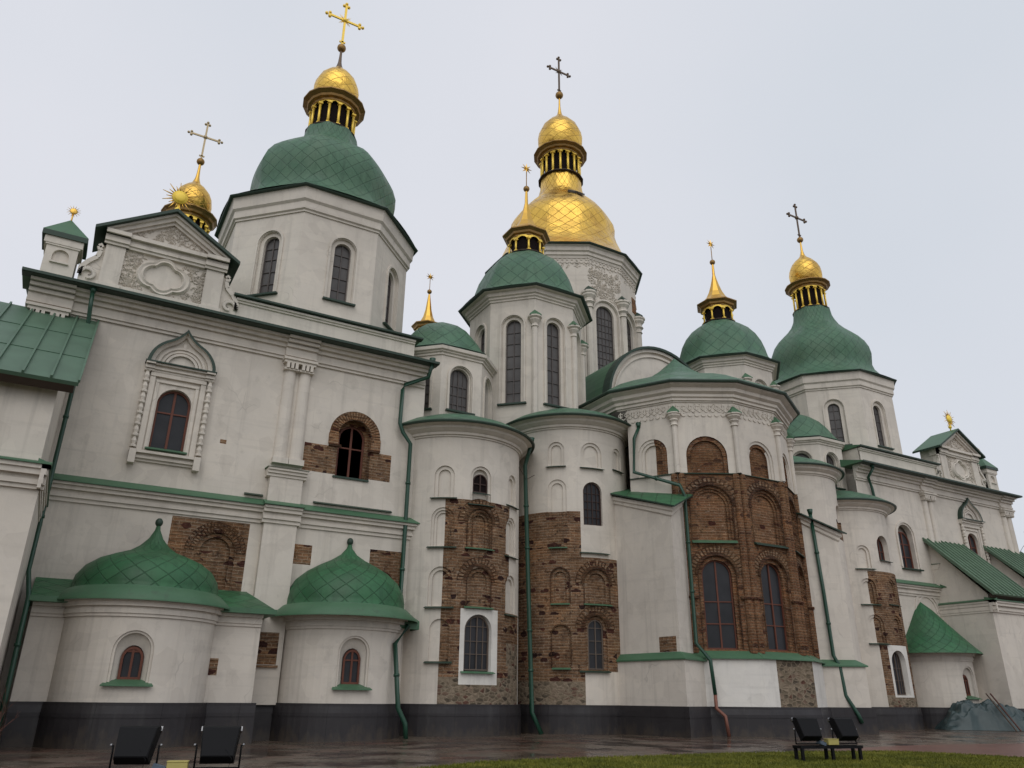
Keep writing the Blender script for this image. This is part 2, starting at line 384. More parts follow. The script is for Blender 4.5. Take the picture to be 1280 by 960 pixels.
        for v in bm.verts: v.co = mp(v.co.x, v.co.y, v.co.z)
        bmesh.ops.remove_doubles(bm, verts=bm.verts[:], dist=1e-4)
        return link(name, bm, mats, parent or ROOT)

def revolve(name, prof, n, cx, cy, mats, parent=None, rot=0, a0=0, a1=360, uvn=None, tile=None, smooth=False, mat=None, sub=1, rnd=0.0, closed=None):
    """prof (r, z). n-gon in plan (vertices at rot + k*step); sub splits every facet, rnd rounds it towards a circle."""
    bm = nbm(); uv = bm.loops.layers.uv.verify(); full = abs(a1-a0) >= 359.9
    N_ = n*sub; arc = 0; rows = []; acc = [0.0]
    for i in range(1, len(prof)): acc.append(acc[-1]+math.hypot(prof[i][0]-prof[i-1][0], prof[i][1]-prof[i-1][1]))
    cnt = N_ if full else N_+1
    step = (a1-a0)/N_
    for r, z in prof:
        row = []
        for k in range(cnt):
            a = R(rot+a0+step*k); half = PI/n if full else R((a1-a0)/n/2)
            off = ((k % sub)/sub-.5)*2*half if sub > 1 else half
            rr_ = r*((math.cos(half)/math.cos(off))*(1-rnd)+rnd*1.0) if sub > 1 else r
            row.append(bm.verts.new((cx+rr_*math.cos(a), cy+rr_*math.sin(a), z)))
        rows.append(row)
    un = uvn or 1
    for i in range(len(prof)-1):
        for k in range(N_):
            k2 = (k+1) % cnt if full else k+1
            q = [rows[i][k], rows[i][k2], rows[i+1][k2], rows[i+1][k]]
            f = bm.faces.new(q)
            us_ = [k/N_*un, (k+1)/N_*un, (k+1)/N_*un, k/N_*un]; vv = [acc[i], acc[i], acc[i+1], acc[i+1]]
            for l, a_, b_ in zip(f.loops, us_, vv): l[uv].uv = (a_, b_/(tile or 1))
            if mat: f.material_index = mat(i)
            f.smooth = smooth
    bmesh.ops.remove_doubles(bm, verts=bm.verts[:], dist=1e-5)
    o = link(name, bm, mats, parent or ROOT)
    if smooth:
        for p in o.data.polygons: p.use_smooth = True
    return o
def tube_bm(bm, pts, r, seg=8, r2=None):
    pts = [Vector(p) for p in pts]; rings = []
    for i, p in enumerate(pts):
        t = (pts[min(i+1, len(pts)-1)]-pts[max(i-1, 0)]).normalized()
        up = Vector((0, 0, 1)) if abs(t.z) < .9 else Vector((1, 0, 0))
        a = t.cross(up).normalized(); b_ = t.cross(a)
        rad = r if r2 is None else r+(r2-r)*i/(len(pts)-1)
        rings.append([bm.verts.new(p+(a*math.cos(2*PI*k/seg)+b_*math.sin(2*PI*k/seg))*rad) for k in range(seg)])
    for i in range(len(rings)-1):
        for k in range(seg):
            f = bm.faces.new([rings[i][k], rings[i][(k+1) % seg], rings[i+1][(k+1) % seg], rings[i+1][k]]); f.smooth = True
    bm.faces.new(rings[0]); bm.faces.new(rings[-1])
def box_bm(bm, c, sz, rot=None, mi=0):
    c = Vector(c); h = Vector(sz)/2; vs_ = []
    for x in (-1, 1):
        for y in (-1, 1):
            for z in (-1, 1):
                v = Vector((x*h.x, y*h.y, z*h.z)); v = rot @ v if rot else v; vs_.append(bm.verts.new(c+v))
    for q in ((0, 1, 3, 2), (4, 6, 7, 5), (0, 4, 5, 1), (2, 3, 7, 6), (0, 2, 6, 4), (1, 5, 7, 3)):
        f = bm.faces.new([vs_[i] for i in q]); f.material_index = mi
def sphere_bm(bm, c, r, u=12, v=8, sz=1):
    g = bmesh.ops.create_uvsphere(bm, u_segments=u, v_segments=v, radius=r)
    for x in g['verts']: x.co = Vector((x.co.x, x.co.y, x.co.z*sz))+Vector(c)
    for x in g['verts']:
        for f in x.link_faces: f.smooth = True

def window(mp, u, zb, zt, hw, dep, cols=2, rows=(), kind='round', frame=WOOD, pane=GL, fw=.06, bw=.03, parent=None, hb=None, upper=None, name='window'):
    """frame mesh and, as its child, the glass"""
    F = Flat(); n = 0
    o1 = outline(u, zb, zt, hw, kind=kind); o2 = outline(u, zb+fw, zt-fw, hw-fw, kind=kind); k = len(o1)
    for j in range(k):
        a, b_, c_, e = o1[j], o1[(j+1) % k], o2[(j+1) % k], o2[j]
        F.poly([(a[0], -dep+.05, a[1]), (b_[0], -dep+.05, b_[1]), (c_[0], -dep+.05, c_[1]), (e[0], -dep+.05, e[1])])
        F.poly([(e[0], -dep+.05, e[1]), (c_[0], -dep+.05, c_[1]), (c_[0], -dep-.02, c_[1]), (e[0], -dep-.02, e[1])])
    zs = zt-hw*(1 if kind == 'round' else .55)
    def top(x):
        t = max(0, 1-((x-u)/hw)**2)**.5; return zs+(zt-zs)*t-fw*.5
    for i in range(1, cols):
        x = u-hw+2*hw*i/cols; main = (cols % 2 == 0 and i == cols//2)
        b2 = bw*1.5 if main else bw
        F.box(x-b2/2, x+b2/2, zb+fw*.6, top(x), -dep-.01, -dep+(.045 if main else .035))
    for z in rows:
        hx = hw-fw*.5 if z < zs else hw*max(.1, 1-((z-zs)/(zt-zs+1e-6))**2)**.5-fw*.5
        F.box(u-hx, u+hx, z-bw*.5, z+bw*.5, -dep-.012, -dep+.038)
    fr = F.done(name, mp, [frame], du=.3, parent=parent)
    G = Flat(); G.poly([(x, -dep, z) for x, z in o1]); G.done('pane', mp, [pane], du=.5, parent=fr)
    return fr

K = .927
def zc(z): return K*z+.091        # core heights from image coordinates, rescaled about the camera height
def opn(u, zb, zt, hw, **k): return dict(u=u, z=(zb, zt), hw=hw, **k)

# ================================================================== THE CATHEDRAL
ROOT = thing('cathedral', 'white plastered cathedral with green and gold onion domes and bands of exposed old brick', 'cathedral', (24.1, 30, 0))
YF = 26.0
FP = plane(0, YF, -90)          # facade plane: u = world X

def mould(prof_steps, z0, base=0.0):
    """stepped cornice profile from (height, projection) pairs -> closed polygon of (d, z)"""
    P = [(base-.05, z0)]; z = z0
    for h, d in prof_steps: P.append((d, z)); z += h; P.append((d, z))
    P.append((base-.05, z)); return P, z

def string_course(mp, u0, u1, z0=6.5):
    F = Flat(); P, z = mould([(.12, .06), (.1, .12), (.12, .09), (.12, .2), (.08, .28)], z0); F.extr(P, u0, u1, 0)
    F.extr([(0.0, z+.26), (-.02, z), (.36, z), (.36, z+.03)], u0-.02, u1+.02, 1)
    return F.done('string_course', mp, [PL, GR])
def main_cornice(mp, u0, u1, z0=12.4, pil=()):
    F = Flat(); st = [(.1, .08), (.1, .14), (.22, .10), (.14, .2), (.12, .34), (.12, .48)]
    P, z = mould(st, z0); F.extr(P, u0, u1, 0)
    for a, b_ in pil:
        P2, z2 = mould([(h, min(.6, d+.1)) for h, d in st], z0); F.extr(P2, a, b_, 0)
    o = F.done('main_cornice', mp, [PL])
    G = Flat(); G.extr([(-.6, z+.42), (-.6, z), (.75, z), (.78, z+.02), (.78, z+.07), (.7, z+.08)], u0-.25, u1+.25, 1); G.extr([(.44, z+.0), (.44, z-.03), (.80, z-.03), (.80, z+.0)], u0-.25, u1+.25, 0)  # dark strip below the eave: soffit shade put into the colour
    G.extr([(.74, z-.02), (.86, z-.02), (.86, z+.07), (.83, z+.07), (.83, z+.02), (.74, z+.02)], u0-.25, u1+.25, 0)
    G.done('eave_roof', mp, [DG, GR]); return z

def baroque_window(mp, u):
    """framed gallery window with ogee hood, baluster colonnettes and sill"""
    F = Flat(); hw = .52; zb, zt = 8.47, 10.55
    # surround
    F.box(u-.86, u-.7, 8.35, 11.0, 0, .07); F.box(u+.7, u+.86, 8.35, 11.0, 0, .07); F.box(u-.86, u+.86, 10.86, 11.0, 0, .1)
    F.box(u-.66, u-.56, 8.35, 10.75, 0, .05); F.box(u+.56, u+.66, 8.35, 10.75, 0, .05); F.box(u-.66, u+.66, 10.68, 10.76, 0, .06)
    # entablature and sill
    P, z = mould([(.07, .12), (.06, .18), (.07, .15), (.06, .26)], 11.0); F.extr(P, u-1.02, u+1.02, 0)
    for s in (-1, 1): 
        P2, z2 = mould([(.07, .16), (.06, .22), (.07, .2), (.06, .32)], 11.0); F.extr(P2, u+s*.93-.14, u+s*.93+.14, 0)
    P, z = mould([(.08, .08), (.08, .16), (.07, .12), (.08, .26)], 8.0); F.extr(P, u-1.05, u+1.05, 0)
    for s in (-1, 1): F.box(u+s*.95-.1, u+s*.95+.1, 7.88, 8.32, 0, .28)
    # concentric arches of the tympanum
    for r0, r1, d1 in ((.44, .52, .09), (.56, .62, .06), (.68, .76, .05)): F.band(u, 11.28, r0, r1, 0, d1, 0, 180, 16)
    F.box(u-.05, u+.05, 11.95, 12.16, 0, .07)
    sur = F.done('window_surround', mp, [PL])
    # ogee hood: green metal edge over a plaster field
    H = Flat(); pts = []
    for i in range(9):
        a = R(62)*i/8; pts.append((1.0*math.cos(a), 11.27+.95*math.sin(a)))
    x0_, z0_ = pts[-1]
    for i in range(1, 7):
        t = i/6; pts.append(((1-t)**2*x0_+2*t*(1-t)*.17, (1-t)**2*z0_+2*t*(1-t)*(z0_+.17)+t*t*12.58))
    full = [(u+x, z) for x, z in pts]+[(u-x, z) for x, z in reversed(pts[:-1])]
    for i in range(len(full)-1):
        (x0, z0), (x1, z1) = full[i], full[i+1]; cx, cz = u, 11.5
        def sc(x, z, k): return (cx+(x-cx)*k, cz+(z-cz)*k)
        a, b_ = sc(x0, z0, 1.06), sc(x1, z1, 1.06); c_, e = sc(x0, z0, .95), sc(x1, z1, .95)
        H.poly([(a[0], .26, a[1]), (b_[0], .26, b_[1]), (c_[0], .26, c_[1])][:0] or [(a[0], .26, a[1]), (b_[0], .26, b_[1]), (e[0], .26, e[1]), (c_[0], .26, c_[1])], 0)
        H.poly([(a[0], 0, a[1]), (b_[0], 0, b_[1]), (b_[0], .26, b_[1]), (a[0], .26, a[1])], 0)
        H.poly([(c_[0], 0, c_[1]), (e[0], 0, e[1]), (e[0], .26, e[1]), (c_[0], .26, c_[1])], 1)
        c2, e2 = sc(x0, z0, .84), sc(x1, z1, .84)
        H.poly([(c_[0], .16, c_[1]), (e[0], .16, e[1]), (e2[0], .1, e2[1]), (c2[0], .1, c2[1])], 1)
        H.poly([(c2[0], .0, c2[1]), (e2[0], .0, e2[1]), (e2[0], .1, e2[1]), (c2[0], .1, c2[1])], 1)
    H.box(u-1.1, u+1.1, 11.26, 11.3, 0, .34, 0)
    H.done('window_hood', mp, [DG, PL], parent=sur)
    # turned balusters
    for s in (-1, 1):
        bm = nbm(); pr = []
        z = 8.4
        for i in range(7):
            pr += [(.10, z), (.10, z+.07), (.055, z+.09), (.085, z+.2), (.055, z+.3), (.05, z+.33)]; z += .37
        c = mp(u+s*.97, .12, 0); rows = []
        for r, zz in pr+[(.1, 11.0)]: rows.append([bm.verts.new((c.x+r*math.cos(2*PI*k/8), c.y+r*math.sin(2*PI*k/8), zz)) for k in range(8)])
        for i in range(len(rows)-1):
            for k in range(8): bm.faces.new([rows[i][k], rows[i][(k+1) % 8], rows[i+1][(k+1) % 8], rows[i+1][k]])
        link('baluster', bm, PL, sur)
    G = Flat(); G.extr([(-.3, 8.6), (-.3, 8.4), (.2, 8.4), (.2, 8.44)], u-.62, u+.62, 0); G.done('sill', mp, [GR])
    window(mp, u, zb, zt, hw, .22, 2, (9.75,), 'round', WOOD, GL, .07, .05)
    return opn(u, zb, zt, hw, steps=[(.24, 0)], open=True)

def facade(off, mir, full=True):
    """gallery wall; off + u*mir gives world X (mirror for the far gallery)"""
    X = lambda x: off+mir*x
    def rng(a, b_): return (min(X(a), X(b_)), max(X(a), X(b_)))
    ops = [baroque_window(FP, X(2.12))]
    brickwin = not full
    if full:
        ops.append(opn(8.28, 8.45, 10.62, .62, steps=[(.38, 0), (.12, .12)], open=True, m=1, back=1))
        ops.append(opn(4.08, 4.35, 6.05, .6, steps=[(.07, 0), (.09, .14)], m=1))
        window(FP, 8.28, 8.47, 10.5, .5, .5, 2, (9.65,), 'round', WOOD, GL, .07, .05)
        voussoirs(FP, 8.28, 10.0, .62, .95, 25)
        for s in (-1, 1):
            F2 = Flat(); F2.box(8.28+s*.79-.18, 8.28+s*.79+.18, 9.58, 10.0, -.02, .03, 0); F2.done('brick_jamb', FP, [BR])
            F2 = Flat(); F2.box(8.28+s*.725-.225, 8.28+s*.725+.225, 9.5, 9.58, -.02, .09, 0); F2.done('impost', FP, [BRD])
        F2 = Flat(); F2.box(8.28-.7, 8.28+.62, 8.38, 8.45, -.3, .06, 0); F2.done('sill', FP, [DG])
        voussoirs(FP, 4.08, 5.45, .62, .8, 23); voussoirs(FP, 4.08, 5.45, .82, .93, 27)
    else:
        u = X(8.5)
        ops.append(opn(u, 7.95, 10.35, .62, steps=[(.3, 0)], open=True))
        window(FP, u, 7.97, 10.0, .6, .28, 2, (8.6, 9.3), 'round', WOOD, GL, .08, .05)
        F2 = Flat(); F2.band(u, 9.73, .72, .84, 0, .06, 0, 180, 16); F2.box(u-.84, u-.72, 8, 9.73, 0, .06); F2.box(u+.72, u+.84, 8, 9.73, 0, .06); F2.box(u-.8, u+.8, 7.86, 7.93, 0, .2, 1)
        F2.band(X(7.75), 5.75, .95, 1.08, 0, .05, 0, 180, 16); F2.band(X(7.75), 5.75, .75, .85, 0, .04, 0, 180, 16)
        F2.done('window_surround', FP, [PL, DG])
    a, b_ = rng(-2.6, 10.9 if full else 12)
    F = Flat(); F.wall(a, b_, 0, 13.2, ops)
    def mf(u, z):
        if full:
            if 2.66 < u < 5.03 and 4.0 < z < 6.44: return 1
            if 6.48 < u < 9.71 and 8.49 < z < 9.5: return 1
            if 6.55 < u < 7.14 and 5.3 < z < 5.95: return 1
            if 9.18 < u < 10.4 and 4.0 < z < 6.03: return 1
            if 3.7 < u < 3.9 and 8.98 < z < 9.12: return 1
            if 5.56 < u < 6.33 and 2.15 < z < 3.1: return 1
        return 0
    F.done('gallery_wall', FP, [PL, BR], mf, (2.66, 5.03, 6.48, 9.71, 6.55, 7.14, 9.18, 10.4, 3.7, 3.9, 5.56, 6.33) if full else (), (4.0, 6.44, 8.49, 9.5, 5.3, 5.95, 6.03, 8.98, 9.12, 2.15, 3.1) if full else ())
    string_course(FP, a, b_)
    pa = rng(5.4, 6.52)
    main_cornice(FP, a, b_-.05, 12.4, [pa]+([rng(-2.6, -1.35)] if full else [rng(-2.6, -1.3)]))
    # paired half columns on a pedestal
    for nm, ux in (('pilaster', 5.95), ('corner_pilaster', -1.95)):
        pass
        G = Flat(); u = X(ux)
        for s in (-.27, .27):
            r = .23; seg = 10
            for i in range(seg):
                t0, t1 = PI*i/seg, PI*(i+1)/seg
                G.poly([(u+s+r*math.cos(t0), r*.8*math.sin(t0), 8.75), (u+s+r*math.cos(t1), r*.8*math.sin(t1), 8.75), (u+s+r*.9*math.cos(t1), r*.72*math.sin(t1), 12.0), (u+s+r*.9*math.cos(t0), r*.72*math.sin(t0), 12.0)])
            G.box(u+s-.26, u+s+.26, 8.55, 8.75, 0, .26)
            for q in (-.15, 0, .15): G.box(u+s+q-.05, u+s+q+.05, 12.02, 12.22, 0, .3)
            G.box(u+s-.26, u+s+.26, 11.97, 12.03, 0, .24)
        G.box(u-.56, u+.56, 12.22, 12.32, 0, .3); G.box(u-.6, u+.6, 12.32, 12.41, 0, .36)
        P, z = mould([(.1, .34), (.1, .4), (.08, .46)], 8.05); G.extr(P, u-.66, u+.66); G.box(u-.55, u+.55, 7.2, 8.05, 0, .3)
        G.extr([(0, 8.37), (0, 8.33), (.5, 8.33)], u-.7, u+.7, 1)
        P, z = mould([(.12, .3), (.1, .36), (.12, .33), (.12, .44), (.08, .5)], 6.5); G.extr(P, u-.62, u+.62)
        G.extr([(.25, 7.25), (.25, 7.05), (.58, 7.05), (.58, 7.08)], u-.66, u+.66, 1)
        G.box(u-.54, u+.54, 1.0, 6.5, 0, .24)
        if full and nm == 'pilaster': G.poly([(u-.38, .245, 2.15), (u+.38, .245, 2.15), (u+.38, .245, 3.1), (u-.38, .245, 3.1)], 2); G.box(u-.38, u+.42, 2.06, 2.13, .2, .34, 2)
        G.done('pilaster', FP, [PL, GR, BR])
    if full:
        G = Flat(); G.extr([(0, 7.46), (0, 7.38), (.14, 7.38)], 7.0, 9.85, 0); G.done('ledge', FP, [DG]); G = Flat(); G.extr([(0, 7.46), (0, 7.38), (.14, 7.38)], 4.7, 5.3, 0); G.done('ledge', FP, [DG])

facade(0, 1, True); facade(48.2, -1, False)

# gallery bodies behind the facades, with their low roofs
def block(name, x0, x1, y0, y1, z0, z1, mat=PL):
    bm = nbm(); box_bm(bm, ((x0+x1)/2, (y0+y1)/2, (z0+z1)/2), (x1-x0, y1-y0, z1-z0)); bm.normal_update(); autouv(bm); return link(name, bm, mat, ROOT)
for s in (0, 1):
    f = (lambda x: x) if s == 0 else (lambda x: 48.2-x)
    a, b_ = sorted((f(-2.6), f(10.85))); block('gallery_body', a, b_, YF+.5, 52, 0, 13.1)
    bm = nbm(); a2, b2 = sorted((f(-2.9), f(11.0)))
    for q in ([(a2, YF-.1, 13.45), (b2, YF-.1, 13.45), (b2, 34, 14.9), (a2, 34, 14.9)], [(a2, 34, 14.9), (b2, 34, 14.9), (b2, 52.5, 13.4), (a2, 52.5, 13.4)]):
        bm.faces.new([bm.verts.new(v) for v in q])
    autouv(bm); link('gallery_roof', bm, GR, ROOT)
    bm = nbm(); xw = f(-2.6); vv = [bm.verts.new(v) for v in ((xw, YF+.5, 13.0), (xw, 34, 14.8), (xw, 52, 13.35), (xw, 52, 13.0))]; bm.faces.new(vv)
    vv = [bm.verts.new(v) for v in ((f(10.8), YF+.5, 13.0), (f(10.8), 34, 14.8), (f(10.8), 52, 13.35), (f(10.8), 52, 13.0))]; bm.faces.new(vv); bm.normal_update(); autouv(bm); link('gable_wall', bm, PL, ROOT)
    # attic storey carrying the corner tower
    a3, b3 = sorted((f(3.55), f(10.55))); 
    a4, b4 = sorted((f(2.95), f(10.55))); F = Flat(); F.wall(a4, b4, 13.2, 14.62, [], 0); P, z = mould([(.08, .06), (.08, .12)], 14.42); F.extr(P, a3, b3); 
    AP = plane(0, 26.5, -90); F.done('attic_wall', AP, [PL])
    F = Flat(); F.extr([(-2.4, 15.3), (.2, 14.68), (.2, 14.63), (-2.4, 14.6)], a3-.1, b3+.25); F.done('attic_roof', AP, [GR])
    F = Flat(); F.extr([(.18, 14.69), (.25, 14.69), (.25, 14.62), (-.02, 14.6), (-.02, 14.63), (.18, 14.64)], a3-.12, b3+.27); F.done('attic_eave', AP, [DG])
    block('attic_body', a4, b4, 26.6, 34.5, 13.1, 14.6)

# central body of the church
block('nave_body', 10.6, 37.6, 29.6, 52, 0, 13.2)
bm = nbm()
for q in ([(10.6, 29.4, 13.2), (37.6, 29.4, 13.2), (37.6, 36, 14.6), (10.6, 36, 14.6)], [(10.6, 36, 14.6), (37.6, 36, 14.6), (37.6, 52, 13.2), (10.6, 52, 13.2)]): bm.faces.new([bm.verts.new(v) for v in q])
autouv(bm); link('nave_roof', bm, GR, ROOT)

# ---- pediments with carved fields
def pediment(cx, y, star):
    mp = plane(cx, y, -90); F = Flat(); zb = 13.75
    F.box(-1.95, 1.95, zb, 13.98, -.4, .1)
    F.wall(-1.4, 1.4, 13.98, 15.45, [], 0)
    for s in (-1, 1):
        F.box(s*1.62-.3, s*1.62+.3, 13.9, 15.4, -.5, .12); F.box(s*1.62-.36, s*1.62+.36, 13.75, 13.95, -.5, .18)
    P, z = mould([(.1, .14), (.12, .2), (.12, .16), (.14, .32)], 15.4); F.extr([(-.5, 15.4)]+P[1:-1]+[(-.5, z)], -2.0, 2.0)
    for s in (-1, 1):
        P2, z2 = mould([(.1, .2), (.12, .27), (.12, .24), (.14, .4)], 15.4); F.extr(P2, s*1.62-.38, s*1.62+.38)
    # tympanum
    F.poly([(-1.95, .02, 15.88), (1.95, .02, 15.88), (0, .02, 17.05)]);
    for s in (-1, 1):   # raking mouldings
        for (o0, o1, d1) in ((0, .12, .34), (.12, .26, .24), (.26, .36, .14)):
            F.poly([(s*2.15, d1, 15.9-o0+.0), (0, d1, 17.22-o0), (0, d1, 17.22-o1), (s*(2.15-o1*.2), d1, 15.9-o1+.0)][:4]) if False else None
            A = (s*2.1, 15.9); T = (0, 17.2); 
            p = [(A[0]-s*o0*1.7, d1, A[1]), (T[0], d1, T[1]-o0*1.15), (T[0], d1, T[1]-o1*1.15), (A[0]-s*o1*1.7, d1, A[1])]
            F.poly(p); F.poly([(p[2][0], 0, p[2][2]), (p[3][0], 0, p[3][2]), p[3], p[2]])
    # quatrefoil frame
    def blob(t, k):
        best = 0; c_, s_ = math.cos(t), math.sin(t)
        for ox, oz, rr_ in ((-.36, -.04, .42), (.36, -.04, .42), (0, .26, .36), (0, -.26, .38)):
            bq = c_*ox+s_*oz; disc = bq*bq-(ox*ox+oz*oz-rr_*rr_)
            if disc > 0: best = max(best, bq+disc**.5)
        return (k*best*.98*c_, 14.7+k*best*1.02*s_)
    for k0, k1, da, db in ((1.18, 1.08, .0, .13), (1.08, .96, .13, .09), (.96, .86, .09, .14), (.86, .78, .14, .01)):
        for i in range(40):
            t0, t1 = 2*PI*i/40, 2*PI*(i+1)/40; a, b_ = blob(t0, k0), blob(t1, k0); c_, e = blob(t1, k1), blob(t0, k1)
            F.poly([(a[0], da, a[1]), (b_[0], da, b_[1]), (c_[0], db, c_[1]), (e[0], db, e[1])])
    F.curls(lambda u, z: ((u)/.9)**2+((z-14.7)/.76)**2 > 1, -1.27, 1.27, 14.05, 15.36, 110, .16, .0, th=.032)
    F.curls(lambda u, z: z < 16.85-abs(u)*.66 and z > 15.98, -1.3, 1.3, 15.95, 16.9, 60, .15, .02, th=.03)
    ped = F.done('pediment', mp, [PL])
    # side scrolls
    for s in (-1, 1):
        G = Flat(); pts = []
        for i in range(22):
            t = i/21; a = -.3+t*5.2; r = .26*(1-.62*t); pts.append((s*(2.25+r*math.cos(a)*1.0), 14.15+r*math.sin(a)))
        pts = pts[::-1]+[(s*2.5, 14.35), (s*2.32, 14.62), (s*2.1, 14.85), (s*2.05, 15.1), (s*2.12, 15.25), (s*2.02, 15.33)]
        for i in range(len(pts)-1):
            (x0, z0), (x1, z1) = pts[i], pts[i+1]; L = math.hypot(x1-x0, z1-z0)+1e-6; nx, nz = -(z1-z0)/L*.07, (x1-x0)/L*.07
            q = [(x0+nx, z0+nz), (x1+nx, z1+nz), (x1-nx, z1-nz), (x0-nx, z0-nz)]
            G.poly([(a, .12, b_) for a, b_ in q]); G.poly([(q[0][0], 0, q[0][1]), (q[1][0], 0, q[1][1]), (q[1][0], .12, q[1][1]), (q[0][0], .12, q[0][1])]); G.poly([(q[3][0], 0, q[3][1]), (q[2][0], 0, q[2][1]), (q[2][0], .12, q[2][1]), (q[3][0], .12, q[3][1])])
        pl = [(s*1.9, 13.85), (s*2.52, 13.85), (s*2.52, 14.25), (s*2.3, 14.6), (s*2.08, 14.85), (s*2.02, 15.25), (s*1.9, 15.3)]
        G.plate(pl, .03); [G.poly([(pl[i][0], .03, pl[i][1]), (pl[i+1][0], .03, pl[i+1][1]), (pl[i+1][0], -.3, pl[i+1][1]), (pl[i][0], -.3, pl[i][1])]) for i in range(len(pl)-1)]; G.done('scroll', mp, [PL], parent=ped)
    # roof of the pediment (two slopes with thickness) running back to the attic
    G = Flat()
    for s in (-1, 1):
        a, b_ = (s*2.35, 15.82), (0, 17.28)
        G.poly([(a[0], .5, a[1]), (b_[0], .5, b_[1]), (b_[0], -1.35, b_[1]), (a[0], -1.35, a[1])]); G.poly([(a[0], .5, a[1]-.12), (b_[0], .5, b_[1]-.12), (b_[0], -1.35, b_[1]-.12), (a[0], -1.35, a[1]-.12)], 1)
        G.poly([(a[0], .5, a[1]), (b_[0], .5, b_[1]), (b_[0], .5, b_[1]-.12), (a[0], .5, a[1]-.12)], 1); G.poly([(a[0], .5, a[1]), (a[0], -1.35, a[1]), (a[0], -1.35, a[1]-.12), (a[0], .5, a[1]-.12)], 1)
    G.done('pediment_roof', mp, [GR, DG], parent=ped)
    G = Flat(); G.box(-1.9, 1.9, 13.75, 15.9, -1.15, -.02); G.done('pediment_body', mp, [PL], parent=ped)
    # sun finial
    bm = nbm(); c = Vector((cx, y-.05, 18.02))
    tube_bm(bm, [(cx, y, 17.15), (cx, y, 17.85)], .04); sphere_bm(bm, (cx, y, 17.5), .11)
    g = bmesh.ops.create_cone(bm, cap_ends=True, segments=20, radius1=.27, radius2=.27, depth=.05, matrix=Matrix.Translation(c) @ Matrix.Rotation(PI/2, 4, 'X'))
    g = bmesh.ops.create_uvsphere(bm, u_segments=14, v_segments=8, radius=.2, matrix=Matrix.Translation(c-Vector((0, .02, 0))) @ Matrix.Diagonal((1, .35, 1, 1)))
    link('sun_disc', bm, plain('yellow_gilt', (.95, .66, .08), .5, .1, .5, .1), ped, True)
    bm = nbm()
    for k in range(20):
        a = 2*PI*k/20+.1; L = .62 if k % 2 else .46; d_ = Vector((math.cos(a), 0, math.sin(a))); tube_bm(bm, [c+d_*.25, c+d_*L], .03, 5, .01)
    link('sun_rays', bm, GOLDP, ped)
pediment(1.07, 26.5, True); pediment(47.13, 26.5, True)

def turret(cx, y):
    mp = plane(cx, y, -90); F = Flat()
    F.wall(-.46, .46, 13.6, 14.9, [opn(0, 14.25, 14.72, .24, steps=[(.1, 0)])], 0); F.box(-.46, .46, 13.6, 14.9, -.92, -.14)
    F.box(-.27, .27, 14.2, 14.25, 0, .08)
    for s in (-1, 1): F.poly([(s*.46, 0, 13.6), (s*.46, -.3, 13.6), (s*.46, -.3, 14.9), (s*.46, 0, 14.9)])
    F.box(-.5, .5, 14.82, 14.88, -.96, .04); F.box(-.56, .56, 14.88, 15.28, -1.0, .06)
    o = F.done('roof_turret', mp, [PL])
    G = Flat(); a = [(-.66, .12, 15.3), (.66, .12, 15.3), (.66, -1.1, 15.3), (-.66, -1.1, 15.3)]; ap = (0, -.46, 16.15)
    for i in range(4): G.poly([a[i], a[(i+1) % 4], ap]); G.poly([a[i], a[(i+1) % 4], (*a[(i+1) % 4][:2], 15.12), (*a[i][:2], 15.12)], 1)
    G.poly([(x, d, 15.14) for x, d, z in a], 1)
    G.done('turret_roof', mp, [GR, DG], parent=o)
    bm = nbm(); c = Vector((cx, y+.46, 16.5)); tube_bm(bm, [(cx, y+.46, 16.0), (cx, y+.46, 16.4)], .025)
    bmesh.ops.create_uvsphere(bm, u_segments=12, v_segments=8, radius=.12, matrix=Matrix.Translation(c) @ Matrix.Diagonal((1, .35, 1, 1)))
    for k in range(14):
        a_ = 2*PI*k/14; d_ = Vector((math.cos(a_), 0, math.sin(a_))); tube_bm(bm, [c+d_*.1, c+d_*.22], .014, 4, .004)
    link('sun_disc', bm, GOLDP, o)
turret(-2.05, 26.3); turret(50.3, 26.3)

